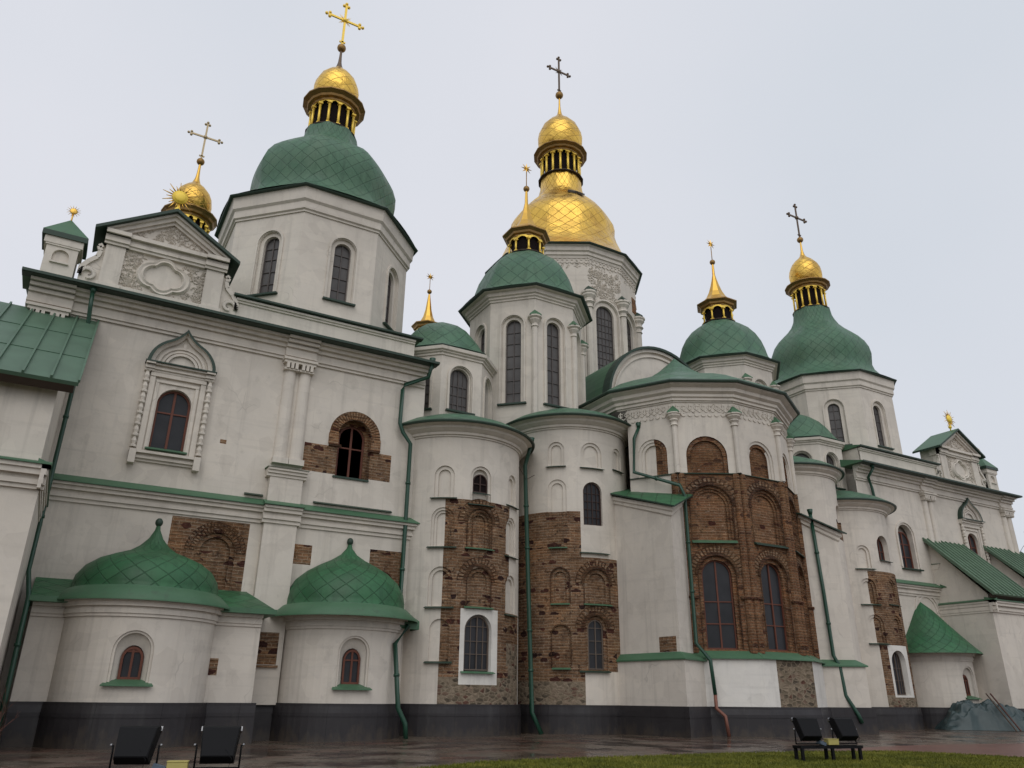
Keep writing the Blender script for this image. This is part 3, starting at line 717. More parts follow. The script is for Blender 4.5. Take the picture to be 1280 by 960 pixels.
# ---- small eastern apses of the galleries
def small_apse(cx, cy, r, x0, x1, yw, win, dome, zt=3.2, patch=None):
    mp = cyl(cx, cy, r); F = Flat()
    lo, hi = -PI/2*r*1.05, PI/2*r*1.05
    ops = []
    if win:
        u = R(win[0]+90)*r
        ops.append(opn(u, 1.5, win[1]+.06, .5, steps=[(.05, .0), (.02, .03), (.12, .0), (.02, .05)][:1]+[(.18, .06)], open=True))
    F.wall(lo, hi, 1.0, zt+.45, ops)
    mf = (lambda u, z: 1 if patch and patch[0] < u < patch[1] and patch[2] < z < patch[3] else 0)
    F.done('small_apse', mp, [PL, BR], mf, patch[:2] if patch else (), patch[2:] if patch else ())
    if win:
        window(mp, u, 1.6, win[1]-.33, .31, .3, 2, (2.3,), 'round', WOOD, GL, .07, .045)
        # splayed reveal behind the opening
        G = Flat(); o1 = outline(u, 1.5, win[1]+.0, .44); o2 = outline(u, 1.58, win[1]-.3, .33)
        for j in range(len(o1)):
            a, b_, c_, e = o1[j], o1[(j+1) % len(o1)], o2[(j+1) % len(o1)], o2[j]; G.poly([(a[0], -.15, a[1]), (b_[0], -.15, b_[1]), (c_[0], -.31, c_[1]), (e[0], -.31, e[1])])
        G.done('window_reveal', mp, [PL])
        G = Flat(); G.extr([(-.28, 1.62), (-.28, 1.52), (.16, 1.44), (.16, 1.47)], u-.58, u+.58); G.done('sill', mp, [GR])
    F = Flat(); P, z = mould([(.08, .05), (.12, .09), (.06, .06), (.12, .16), (.1, .24)], zt); F.extr(P, lo, hi); F.done('apse_cornice', mp, [PL])
    F = Flat(); F.extr([(-.1, 1.06), (.1, 1.06), (.1, .98), (.12, .8), (.12, 0), (-.1, 0)], lo, hi, 0)
    F.extr([(.12, .74), (.135, .74), (.135, .7), (.12, .7)], lo, hi, 0); F.done('plinth', mp, [BASE])
    return mp
def ogee_dome(cx, cy, r, base_z, up, ftop):
    prof = [(r+.38, base_z-.05), (r+.38, base_z), (r+.0, base_z+.34), (r-.1, base_z+.38)]+up
    d = revolve('ogee_dome', prof, 36, cx, cy, [GR, GSH2], ROOT, rot=0, a0=-190, a1=10, uvn=11, tile=.5, smooth=True, mat=lambda i: 0 if i < 3 else 1)
    bm = nbm(); sphere_bm(bm, (cx, cy, ftop), .11, sz=1.2); link('finial', bm, DG, d)
def lowroof(pts, name='lean_to_roof', mats=None):
    bm = nbm()
    for q in pts:
        f = bm.faces.new([bm.verts.new(v) for v in q])
    bm.normal_update(); uv = bm.loops.layers.uv.verify()
    for f in bm.faces:
        for l in f.loops: l[uv].uv = (l.vert.co.x*1.3, l.vert.co.y*1.3+l.vert.co.z)
    return link(name, bm, mats or GSH2, ROOT)
# left small apse: bow on a straight projecting block
small_apse(2.25, 25.2, 2.0, 0, 0, 0, (-97, 2.75), True, 3.15)
YB = 24.7
for a, b_ in ((-.5, .45), (4.1, 5.5)):
    mp = plane(0, YB, -90); F = Flat(); F.wall(a, b_, 1.0, 3.6, [])
    F.done('apse_block', mp, [PL, BR], lambda u, z: 1 if 3.85 < u < 4.32+.1 and 1.78 < z < 2.24 else 0, (3.85, 4.42), (1.78, 2.24))
    F = Flat(); P, z = mould([(.08, .05), (.12, .09), (.06, .06), (.12, .16), (.1, .24)], 3.15); F.extr(P, a, b_); F.done('apse_cornice', mp, [PL])
    F = Flat(); F.extr([(-.1, 1.06), (.1, 1.06), (.1, .98), (.12, .8), (.12, 0), (-.1, 0)], a, b_+.1); F.extr([(.12, .74), (.135, .74), (.135, .7), (.12, .7)], a, b_+.1); F.done('plinth', mp, [BASE])
block('apse_block_return', 5.2, 5.5, YB+.01, 26, 0, 3.6); block('plinth', 5.3, 5.62, YB-.1, 26, 0, 1.06, BASE)
lowroof([[(-.6, 24.3, 3.62), (1.0, 24.3, 3.62), (1.0, 26, 4.3), (-.6, 26, 4.3)]])
lowroof([[(3.6, 24.3, 3.62), (5.8, 24.3, 3.62), (5.2, 26, 4.3), (3.6, 26, 4.3)], [(5.8, 24.3, 3.62), (5.8, 26, 3.62), (5.2, 26, 4.3)]])
lowroof([[(-.6, 24.28, 3.64), (.35, 24.28, 3.64), (.35, 24.28, 3.5), (-.6, 24.28, 3.5)], [(4.1, 24.28, 3.64), (5.82, 24.28, 3.64), (5.82, 24.28, 3.5), (4.1, 24.28, 3.5)], [(-.6, 24.28, 3.5), (5.82, 24.28, 3.5), (5.82, 26, 3.5), (-.6, 26, 3.5)]], 'eave_fascia', GR)
ogee_dome(2.25, 25.28, 2.05, 3.6, [(1.96, 4.1), (1.9, 4.35), (1.72, 4.62), (1.42, 4.84), (1.05, 5.0), (.66, 5.14), (.4, 5.32), (.2, 5.55), (.08, 5.8), (.055, 5.95)], 6.04)
# second small apse
small_apse(8.5, 26.2, 1.98, 0, 0, 0, (-95.5, 2.95), True, 3.2)
ogee_dome(8.42, 25.95, 2.08, 3.6, [(1.98, 4.15), (1.92, 4.45), (1.72, 4.8), (1.38, 5.1), (.98, 5.34), (.58, 5.54), (.28, 5.74), (.1, 5.96), (.055, 6.12)], 6.2)
# far small apse with a steep conical roof
small_apse(40.0, 26.2, 2.0, 0, 0, 0, (-88, 2.9), True, 3.2)
revolve('conical_roof', [(2.4, 3.55), (2.38, 3.6), (1.9, 4.1), (1.2, 4.9), (.5, 5.75), (0.02, 6.2)], 30, 39.8, 25.9, [GSH2], ROOT, a0=-190, a1=10, uvn=12, tile=.5, smooth=True)
F = Flat(); F.wall(41.9, 42.6, 0, 3.5, []); F.extr([(.3, 3.55), (.3, 3.4), (0, 3.3), (0, 4.3)], 41.7, 42.9, 1); F.done('gutter_box', plane(0, 25.2, -90), [PL, DG])
# plinth of the gallery wall in the gaps
F = Flat()
for a, b_ in ((5.5, 6.6), (10.3, 10.9)):
    F = Flat(); F.extr([(-.1, 1.06), (.1, 1.06), (.1, .98), (.12, .8), (.12, 0), (-.1, 0)], a, b_); F.done('plinth', FP, [BASE])
# little flashing box beside the second apse
lowroof([[(9.6, 24.7, 3.62), (10.75, 25.0, 3.62), (10.75, 26, 3.95), (9.6, 26, 4.1)], [(9.6, 24.7, 3.62), (10.75, 25.0, 3.62), (10.75, 25.0, 3.35), (9.6, 24.7, 3.35)], [(10.75, 25, 3.62), (10.75, 26, 3.95), (10.75, 26, 3.35), (10.75, 25, 3.35)]], 'gutter_box', GR)

# ---- big side apses
def side_apse(cx, cy, r, ztop, re, ops, mf, ucuts, zcuts, a_lo=-185, a_hi=5, plz=1.03):
    mp = cyl(cx, cy, r); U = lambda a: R(a+90)*r; F = Flat()
    F.wall(U(a_lo), U(a_hi), plz-.05, ztop+.2, ops)
    F.done('side_apse', mp, [PL, BR, RB, PLC], mf, ucuts, zcuts, .2)
    F = Flat(); F.extr([(-.1, plz+.03), (.1, plz+.03), (.1, plz-.05), (.12, plz-.25), (.12, -.05), (-.1, -.05)], U(a_lo), U(a_hi)); F.extr([(.12, .74), (.135, .74), (.135, .7), (.12, .7)], U(a_lo), U(a_hi)); F.done('plinth', mp, [BASE], du=.3)
    ze = ztop+.46; dr = re-r
    prof = [(r-.02, ztop), (r+.05, ztop), (r+.05, ztop+.06), (r+.12, ztop+.07), (r+.13, ztop+.16), (r+.2, ztop+.2), (r+.32, ztop+.28), (r+.34, ztop+.36), (re-.12, ztop+.40), (re-.1, ztop+.44)]
    co = revolve('apse_cornice', prof, 48, cx, cy, [PL], ROOT, a0=a_lo-2, a1=a_hi+2)
    prof = [(re-.2, ze-.03), (re, ze-.05), (re+.02, ze), (re-.05, ze+.06), (re*.8, ze+.42), (re*.5, ze+.82), (re*.25, ze+1.0), (.02, ze+1.05)]
    revolve('apse_roof', prof, 48, cx, cy, [DG, GSH], ROOT, a0=a_lo-8, a1=a_hi+8, uvn=16, tile=.55, smooth=False, mat=lambda i: 0 if i < 3 else 1)
    return mp, U
def sills(mp, lst, mat=DG):
    for u, z, hw in lst:
        F = Flat(); F.extr([(0, z+.05), (0, z), (.13, z-.02), (.13, z)], u-hw, u+hw); F.done('sill', mp, [mat], du=.2)
def rings(mp, lst):
    """dark joints and painted recess shade edging the stepped brick niches"""
    for u, zb, zt, hw in lst:
        F = Flat(); zs = zt-hw
        F.band(u, zs, hw, hw+.045, -.005, .012, 0, 180, 18); F.box(u-hw-.04, u-hw, zb, zs, -.005, .012); F.box(u+hw, u+hw+.04, zb, zs, -.005, .012); F.done('niche_joint_shade', mp, [BRD], du=.2)
def hood(mp, lst):
    for u, zs, r0, r1 in lst:
        F = Flat(); F.band(u, zs, r0, r1, -.01, .035, 0, 180, 18); F.done('brick_hood', mp, [BRD], du=.2)
        voussoirs(mp, u, zs, r1+.02, r1+.24, 17)
# apse A
rA = 2.6; UA = lambda a: R(a+90)*rA
def zz(*t): return tuple(zc(v) for v in t)
stp = [(.07, 0), (.08, .13)]
def opA(a, z, hw, **k): k.setdefault('steps', stp); return dict(u=UA(a), z=zz(*z), hw=hw, **k)
opsA = [opA(-123, (8.52, 9.8), .37), opA(-55.5, (8.6, 9.85), .34), opA(-92.5, (8.35, 9.86), .42, steps=[(.06, 0), (.14, .1)], open=False),
        opA(-123, (6.62, 8.12), .42, steps=[(.05, 0), (.06, .09), (.06, .09)]), opA(-92.5, (6.62, 8.12), .48, steps=[(.05, 0), (.06, .1), (.07, .1)]), opA(-57, (6.55, 8.05), .4, steps=[(.05, 0), (.06, .09), (.06, .09)]),
        opA(-123, (4.4, 5.85), .42, steps=[(.06, 0), (.07, .12)]), opA(-92, (4.42, 5.85), .46, steps=[(.06, 0), (.07, .12)]), opA(-57, (4.3, 5.75), .4, steps=[(.06, 0), (.07, .12)]),
        opA(-122, (2.48, 3.95), .34, steps=[(.07, 0)]), opA(-57, (2.4, 3.85), .3, steps=[(.07, 0)]),
        opA(-91.5, (2.12, 4.15), .52, steps=[(.2, 0)], open=True)]
def mfA(u, z):
    a = math.degrees(u/rA)-90; zl = (z-.091)/K
    if -106.5 < a < -74 and 1.7 < zl < 4.34: return 3
    if a < -121.5 or zl > 8.46: return 0
    if zl < 1.95 and a < -38: return 2
    if a < -60.5: return 1
    if zl < 4.3 and a < -38: return 2 if zl < 3.2 else 1
    return 0
mpA, _ = side_apse(12.89, 27.25, rA, 10.29, 3.22, opsA, mfA, [UA(a) for a in (-121.5, -60.5, -106.5, -74, -38)], [zc(z) for z in (8.46, 1.95, 1.7, 4.34, 4.3, 3.2)])
window(mpA, UA(-91.5), zc(2.19), zc(4.1), .5, .18, 4, (zc(2.75), zc(3.2), zc(3.72)), 'round', WPALE, GL, .04, .022)
window(mpA, UA(-92.5), zc(8.8), zc(9.56), .31, .14, 2, (zc(9.15),), 'round', WDK, VOID, .04, .03)
sills(mpA, [(UA(a), zc(z), hw) for a, z, hw in ((-123, 8.47, .48), (-92.5, 8.27, .5), (-55.5, 8.5, .45), (-123, 6.56, .52), (-57, 6.45, .46), (-123, 4.34, .5), (-57, 4.22, .42), (-122, 2.42, .46), (-92.5, 8.72, .34))])
sills(mpA, [(UA(a), zc(z), hw) for a, z, hw in ((-92.5, 6.56, .55), (-92, 4.37, .55), (-91.5, 2.1, .62))], GR)
rings(mpA, [(UA(a), zc(z0), zc(z1), h) for a, z0, z1, h in ((-92.5, 6.62, 8.12, .48), (-92, 4.42, 5.85, .46), (-91.5, 6.62, 8.0, .33))])
hood(mpA, [(UA(-92.5), zc(8.12)-.48, .5, .62), (UA(-92), zc(5.85)-.46, .48, .6)])
# mirrored apse A' on the far side
opsAr = [opA(-84, (8.36, 9.72), .5, steps=[(.3, 0)], open=True), opA(-115, (7.9, 9.1), .36), opA(-115, (6.05, 7.35), .4), opA(-81, (6.1, 7.4), .42, steps=[(.05, 0), (.06, .1)]),
         opA(-113, (4.1, 5.5), .42, steps=[(.06, 0), (.07, .12)]), opA(-82, (4.05, 5.5), .42, steps=[(.06, 0), (.07, .12)]), opA(-90, (1.6, 3.75), .52, steps=[(.3, 0)], open=True)]
def mfAr(u, z):
    a = math.degrees(u/rA)-90; zl = (z-.091)/K
    if -104 < a < -70 and 1.5 < zl < 4.0: return 3
    if a < -113.5: return 0
    if zl < 7.75: return 2 if zl < 1.6 else 1
    return 0
mpAr, _ = side_apse(35.5, 27.3, rA, 10.29, 3.22, opsAr, mfAr, [UA(a) for a in (-104, -70, -113.5)], [zc(z) for z in (1.5, 4.0, 7.75, 1.6)])
window(mpAr, UA(-84), zc(8.36), zc(9.6), .48, .28, 2, (zc(8.9),), 'round', WOOD, GL, .05, .03)
window(mpAr, UA(-90), zc(1.62), zc(3.7), .5, .28, 4, (zc(2.3), zc(2.9)), 'round', WPALE, GL, .04, .022)
sills(mpAr, [(UA(a), zc(z), hw) for a, z, hw in ((-84, 8.32, .5), (-115, 7.82, .5), (-115, 5.98, .5), (-81, 6.03, .5), (-113, 4.03, .5))])
# apse B
rB = 2.58; UB = lambda a: R(a+90)*rB
def opB(a, z, hw, **k): k.setdefault('steps', [(.06, 0), (.07, .12)]); return dict(u=UB(a), z=zz(*z), hw=hw, **k)
opsB = [opB(-133.5, (10.78, 11.85), .34), opB(-100.5, (10.72, 11.85), .47), opB(-69, (10.85, 11.85), .34), opB(-133, (7.22, 10.13), .38, steps=[(.05, 0), (.06, .14)]),
        opB(-100.3, (8.15, 10.05), .42, steps=[(.16, 0)], open=True), opB(-131.3, (4.92, 6.32), .36), opB(-98.5, (4.92, 6.3), .54, steps=[(.06, 0), (.08, .14)]),
        opB(-131, (2.42, 4.05), .36, steps=[(.08, 0)]), opB(-100.5, (2.33, 4.42), .46, steps=[(.1, .0), (.1, .12)], open=True)]
def mfB(u, z):
    a = math.degrees(u/rB)-90; zl = (z-.091)/K
    if zl > 8.72: return 0
    if zl > 6.78: return 1 if a < -112.5 else 0
    if a > -74.4: return 0
    if zl < 2.28: return (2 if zl < 1.9 else 1) if a < -111.5 else 0
    return 1
mpB, _ = side_apse(18.4, 27.38, rB, 11.63, 3.2, opsB, mfB, [UB(a) for a in (-112.5, -111.5, -74.4)], [zc(z) for z in (8.72, 6.78, 2.28, 1.9)])
window(mpB, UB(-100.3), zc(8.15), zc(10.03), .41, .13, 4, (zc(8.5), zc(8.85), zc(9.2), zc(9.55)), 'round', WDK, GL, .045, .02)
window(mpB, UB(-100.5), zc(2.36), zc(4.28), .33, .18, 2, (zc(2.95), zc(3.45), zc(3.95)), 'round', WPALE, GL, .04, .025)
sills(mpB, [(UB(a), zc(z), hw) for a, z, hw in ((-133.5, 10.7, .4), (-100.5, 10.65, .52), (-69, 10.77, .36), (-100, 6.95, .62), (-103, 2.26, .6))])
sills(mpB, [(UB(a), zc(z), hw) for a, z, hw in ((-132.5, 7.15, .36), (-131.3, 4.85, .36), (-98.5, 4.85, .58), (-131, 2.36, .34))], GR)
rings(mpB, [(UB(a), zc(z0), zc(z1), h) for a, z0, z1, h in ((-98.5, 4.92, 6.3, .54), (-131.3, 4.92, 6.32, .36), (-131, 2.42, 4.05, .36))])
hood(mpB, [(UB(-98.5), zc(6.3)-.54, .56, .66), (UB(-100.5), zc(4.42)-.46, .48, .6)])
# mirrored apse B'
opsBr = [opB(-63, (9.75, 11.1), .42, steps=[(.12, 0)])]
mpBr, _ = side_apse(31.9, 27.3, rB, 11.63, 3.1, opsBr, lambda u, z: 1 if (math.degrees(u/rB)-90 > -75 and zc(9.2) < z < zc(10.25)) else 0, [UB(-75)], [zc(9.2), zc(10.25)])

# ---- central apse (sides of a dodecagon)
CX, CY, RC = 24.1, 26.23, 4.755
HF = RC*math.sin(PI/12)     # half width of a side
def Fz(na): return pface(CX, CY, RC, 12, na)
for na in (-150, -120, -90, -60, -30, 0):
    mp = Fz(na); ops = []; e = HF+.0; e0 = -e+.42 if na == -150 else -e
    main = na in (-120, -90, -60)
    upb = (10.42, 12.1); 
    k0 = {-120: 1, -90: 2, -150: 3}.get(na, 2)
    um = .0 if na == -120 else (.22 if na == -150 else .08)
    ops.append(opn(um, zc(upb[0]), zc(upb[1]), .83 if k0 == 1 else (.62 if na == -150 else .75), steps=[(.09, 0), (.08, .14)] if k0 == 1 else [(.05, 0), (.05, .12), (.1, .12)], m=1 if k0 == 1 else -1))
    if na != -150: ops.append(opn(um, zc(7.42), zc(9.85), .83, steps=[(.08, 0), (.07, .1), (.08, .1)]))
    if na != -150: ops.append(opn(um, zc(3.15), zc(6.85), .72, steps=[(.1, 0), (.14, .14)], open=True))
    F = Flat(); F.wall(e0, e, zc(2.9), zc(13.9), ops)
    if na == -150: F.poly([(e0, 0, zc(2.9)), (e0, -2.5, zc(2.9)), (e0, -2.5, zc(13.9)), (e0, 0, zc(13.9))], 0)
    def mf(u, z, na=na, k0=k0, um=um):
        zl = (z-.091)/K
        if zl > 10.37:
            if k0 == 1: return 0
            inn = abs(u-um) < (.6 if k0 == 2 else .7) and zl < 12.0
            if k0 == 2: return 1 if (u-um)**2+(max(0, zl-11.4)/1.0)**2 < .27 and inn else 0
            return 1 if u > .3 and abs(u-um) < .63 and zl < 12.08 and (u-um)**2+max(0, z-zc(12.1)+.62)**2 < .4 and zl > 10.42 else 0
        if na <= -149: return 0
        if abs(u-um) < .58 and 7.45 < zl < 9.6: return 4
        return 1
    F.done('central_apse', mp, [PL, BRC, RB, PLC, BRS], mf, (.3, um-.58, um+.58), (zc(10.37), zc(7.45), zc(9.6)))
    if na > -149: rings(mp, [(um, zc(7.42), zc(9.85), .83), (um, zc(3.15), zc(6.85), .72)]); voussoirs(mp, um, zc(9.85)-.83, .98, 1.2, 19); voussoirs(mp, um, zc(6.85)-.72, .85, 1.12, 21); F_ = Flat(); F_.band(um, zc(12.1)-.83, .66, .82, -.085, -.06, 0, 180, 16); k0 == 1 and F_.done('brick_hoods', mp, [BRC])
    if na in (-120, -90, -60): window(mp, um, zc(3.17), zc(6.7), .57, .26, 2, (zc(4.15), zc(5.02)), 'round', WOOD, GL, .05, .04)
    # base, wider, mostly plastered
    F = Flat(); e2 = (RC+.3)*math.sin(PI/12)
    F.wall(-e2, e2, .98, zc(2.82), [], .28)
    F.done('apse_base', mp, [PLC, RB], (lambda u, z: 1 if -.62 < u < 5 else 0) if na == -90 else ((lambda u, z: 1 if u < 99 and z < 0 else 0)), (-.62,) if na == -90 else ())
    F = Flat(); F.extr([(0, zc(3.1)), (0, zc(2.86)), (.4, zc(2.78)), (.4, zc(2.82))], -e2-.03, e2+.03); F.done('base_flashing', mp, [GR])
    e3 = (RC+.42)*math.sin(PI/12)
    F = Flat(); F.extr([(0, 1.06), (.38, 1.06), (.38, .98), (.41, .8), (.41, -.05), (0, -.05)], -e3, e3); F.extr([(.41, .74), (.425, .74), (.425, .7), (.41, .7)], -e3, e3); F.done('plinth', mp, [BASE])
    # hoods, sills, string
    if na > -149:
        F = Flat(); F.band(um, zc(9.85)-.83, .85, .97, -.01, .04, 0, 180, 18, 0); F.done('brick_hood', mp, [BRD])
        F = Flat(); F.band(um, zc(6.85)-.72, .74, .84, -.01, .05, 0, 180, 18, 0); F.done('brick_hood', mp, [BRD])
    for q0, q1 in ((-HF, um-.8), (um+.8, HF)):
        G_ = Flat(); G_.box(q0, q1, zc(5.1), zc(5.2), 0, .12, 0); na > -149 and G_.done('brick_string', mp, [BRD])
    F = Flat(); na > -149 and F.extr([(0, zc(7.5)), (0, zc(7.4)), (.16, zc(7.36)), (.16, zc(7.4))], um-.88, um+.88); na > -149 and F.done('niche_sills', mp, [GR if na == -120 else DG])
    F = Flat(); F.extr([(0, zc(10.42)), (0, zc(10.36)), (.07, zc(10.36))], e0, e); F.done('niche_sills', mp, [DG])
    # frieze of carved loops
    F = Flat(); 
    nl = 9
    for q in range(nl):
        u = -HF+(q+.5)*2*HF/nl; F.band(u, zc(13.45), .07, .105, 0, .03, 20, 340, 10); F.band(u+HF/nl, zc(13.3), .05, .08, 0, .03, 180, 360, 6)
        F.band(u, zc(13.1), .05, .09, 0, .04, 180, 360, 6)
        F.box(u-.02, u+.02, zc(13.3), zc(13.6), 0, .05)
    F.curls(lambda u, z: True, -HF, HF, zc(13.15), zc(13.6), 26, .07, 0, th=.012)
    F.box(-e, e, zc(13.68), zc(13.76), 0, .05); F.done('frieze', mp, [PL])
# cornice & roof
zt = zc(13.75); re = 5.44
revolve('apse_cornice', [(RC, zt), (RC+.12, zt), (RC+.12, zt+.1), (RC+.2, zt+.14), (RC+.2, zt+.26), (RC+.34, zt+.34), (RC+.36, zt+.48), (re-.12, zt+.58), (re-.1, zt+.68)], 7, CX, CY, [PL], ROOT, rot=0, a0=-195, a1=15)
ze = zt+.7
revolve('apse_roof', [(re-.3, ze-.06), (re, ze-.08), (re+.03, ze-.02), (re, ze+.04), (4.5, ze+.62), (3.5, ze+1.1), (2.5, ze+1.5), (1.6, ze+1.95), (.85, ze+2.5), (.3, ze+3.0), (.02, ze+3.3)], 7, CX, CY, [DG, GSH], ROOT, a0=-195, a1=15, uvn=21, tile=.75, mat=lambda i: 0 if i < 3 else 1)
def vert(a, r=RC): return (CX+r*math.cos(R(a)), CY+r*math.sin(R(a)))
for a in (-135, -105, -75, -45, -15):
    x, y = vert(a, RC+.04)
    revolve('colonnette', [(.11, zc(10.4)), (.11, zc(12.55)), (.16, zc(12.57)), (.13, zc(12.66)), (.13, zc(12.72)), (.2, zc(12.8)), (.17, zc(12.86)), (.28, zc(12.98)), (.28, zc(13.05)), (.33, zc(13.07)), (.33, zc(13.12))], 10, x, y, [PL], ROOT)
    revolve('colonnette_cap', [(.36, zc(13.11)), (.36, zc(13.15)), (.02, zc(13.5))], 4, x, y, [GR], ROOT, rot=a+45)
    if a > -140:
        x, y = vert(a, RC-.02)
        for s in (-1, 1):
            xx, yy = x+s*.14*-math.sin(R(a)), y+s*.14*math.cos(R(a))
            revolve('brick_shaft', [(.17, zc(3.0)), (.17, zc(5.1)), (.22, zc(5.1)), (.22, zc(5.2)), (.14, zc(5.22)), (.14, zc(10.3)), (.1, zc(10.37))], 10, xx, yy, [BRC], ROOT, uvn=1.1, tile=1)

# arched gable of the nave and the vault behind it
mp = plane(CX, 27.5, -90); F = Flat()
P = [(3.3*math.cos(t), 14.5+3.25*math.sin(t)) for t in [PI*i/28 for i in range(29)]]
F.poly([(3.3, 0, 12.5)]+[(x, 0, z) for x, z in P]+[(-3.3, 0, 12.5)])
for r0, r1, d1 in ((3.05, 3.2, .14), (2.8, 2.9, .08)): F.band(0, 14.5, r0, r1, 0, d1, 0, 180, 28)
F.done('arched_gable', mp, [PL])
F = Flat(); F.band(0, 14.5, 3.2, 3.32, -.3, .28, 0, 180, 28)
F.done('gable_edge', mp, [DG])
bm = nbm(); rows = []
for y in (27.5, 29, 31.8):
    rows.append([bm.verts.new((CX+x*1.0, y, z+.02)) for x, z in [(4.6, 13.3), (3.9, 13.8)]+P[1:-1]+[(-3.9, 13.8), (-4.6, 13.3)]])
for i in range(2):
    for k in range(len(rows[0])-1): bm.faces.new([rows[i][k], rows[i][k+1], rows[i+1][k+1], rows[i+1][k]])
bm.normal_update(); autouv(bm); link('vault_roof', bm, GR, ROOT)
# sloping valleys beside the gable
lowroof([[(19.4, 27.3, 13.0), (20.9, 27.5, 14.6), (20.9, 31, 15.5), (19.2, 31, 14.0)], [(19.4, 27.3, 13.0), (20.9, 27.45, 14.6), (20.9, 27.45, 12.6), (19.4, 27.3, 12.5)], [(28.8, 27.3, 13.0), (27.3, 27.5, 14.6), (27.3, 31, 15.5), (29, 31, 14.0)]], 'valley_roof', GR)

# ---- buttresses between the apses
def buttress(sg):
    X = lambda x: 24.1+sg*(x-24.1)
    back, front, inn, ib = (19.0, 25.1), (19.45, 21.98), (20.8, 22.75), (21.5, 25.4)
    pts = [(X(p[0]), p[1]) for p in (back, front, inn, ib)]
    zt_ = [9.05, 7.95, 8.75, 9.6]
    def prism(P, zb, zts, name, mat, e=0):
        bm = nbm(); c = Vector((sum(p[0] for p in P)/4, sum(p[1] for p in P)/4))
        Q = [Vector(p)+(Vector(p)-c).normalized()*e for p in P]
        b0 = [bm.verts.new((q.x, q.y, zb)) for q in Q]; t0 = [bm.verts.new((q.x, q.y, z)) for q, z in zip(Q, zts)]
        for i in range(4): bm.faces.new([b0[i], b0[(i+1) % 4], t0[(i+1) % 4], t0[i]])
        bm.faces.new(t0); bm.faces.new(b0[::-1]); bm.normal_update(); autouv(bm)
        if name == 'buttress': 
            bmesh.ops.bisect_plane(bm, geom=bm.verts[:]+bm.edges[:]+bm.faces[:], plane_co=(0, 0, 3.35), plane_no=(0, 0, 1)); 
        return link(name, bm, mat, ROOT)
    def slopemould(P, zs):
        bm = nbm(); c = Vector((sum(p[0] for p in P)/4, sum(p[1] for p in P)/4))
        for e0, e1, h0, h1 in ((0, .1, .34, .3), (.1, .1, .3, .18), (.1, .2, .18, .14), (.2, .2, .14, 0)):
            A = [Vector(p)+(Vector(p)-c).normalized()*e0 for p in P]; B = [Vector(p)+(Vector(p)-c).normalized()*e1 for p in P]
            a = [bm.verts.new((q.x, q.y, z-h0+.02)) for q, z in zip(A, zs)]; b_ = [bm.verts.new((q.x, q.y, z-h1+.02)) for q, z in zip(B, zs)]
            for i in range(4): bm.faces.new([a[i], a[(i+1) % 4], b_[(i+1) % 4], b_[i]])
        link('eave_moulding', bm, PL, ROOT)
    prism(pts, 2.6, zt_, 'buttress', PL)
    prism(pts, .9, [2.62]*4, 'buttress_base', PL, .34)
    prism(pts, -.05, [1.06]*4, 'plinth', BASE, .48); prism(pts, .7, [.74]*4, 'plinth_groove', BASE, .5)
    # cornice step, roof slab
    slopemould(pts, zt_)
    bm = nbm(); c = Vector((sum(p[0] for p in pts)/4, sum(p[1] for p in pts)/4)); Q = [Vector(p)+(Vector(p)-c).normalized()*.42 for p in pts]; zr = [9.2, 7.92, 8.72, 9.85]
    top = [bm.verts.new((q.x, q.y, z+.06)) for q, z in zip(Q, zr)]; bot = [bm.verts.new((q.x, q.y, z)) for q, z in zip(Q, zr)]
    bm.faces.new(top).material_index = 0
    for i in range(4): bm.faces.new([bot[i], bot[(i+1) % 4], top[(i+1) % 4], top[i]]).material_index = 1
    bm.faces.new(bot).material_index = 1
    uv = bm.loops.layers.uv.verify()
    for f in bm.faces:
        for l in f.loops: l[uv].uv = (l.vert.co.x*1.2, l.vert.co.y*1.2)
    link('buttress_roof', bm, [GSH2, DG], ROOT)
    bm = nbm(); Qi = [Vector(p) for p in pts]; Qo = [Vector(p)+(Vector(p)-c).normalized()*.46 for p in pts]
    a = [bm.verts.new((q.x, q.y, 2.85)) for q in Qi]; b_ = [bm.verts.new((q.x, q.y, 2.62)) for q in Qo]; d_ = [bm.verts.new((q.x, q.y, 2.57)) for q in Qo]; g = [bm.verts.new((q.x, q.y, 2.57)) for q in Qi]
    for i in range(4):
        j = (i+1) % 4; bm.faces.new([a[i], a[j], b_[j], b_[i]]); bm.faces.new([b_[i], b_[j], d_[j], d_[i]]); bm.faces.new([d_[i], d_[j], g[j], g[i]])
    bm.normal_update(); autouv(bm); link('base_flashing', bm, GR, ROOT)
buttress(1); buttress(-1)
# exposed brick patch at the foot of the near buttress
bdir = Vector((19.45-19.0, 21.98-25.1)).normalized(); na = math.degrees(math.atan2(bdir.x, -bdir.y))
mpb = plane(19.45, 21.98, math.degrees(math.atan2(-bdir.x, bdir.y))); 
F = Flat(); F.poly([(-.95, .005, 2.86), (-.15, .005, 2.86), (-.15, .005, 3.38), (-.95, .005, 3.38)]); F.done('brick_patch', mpb, [BR])

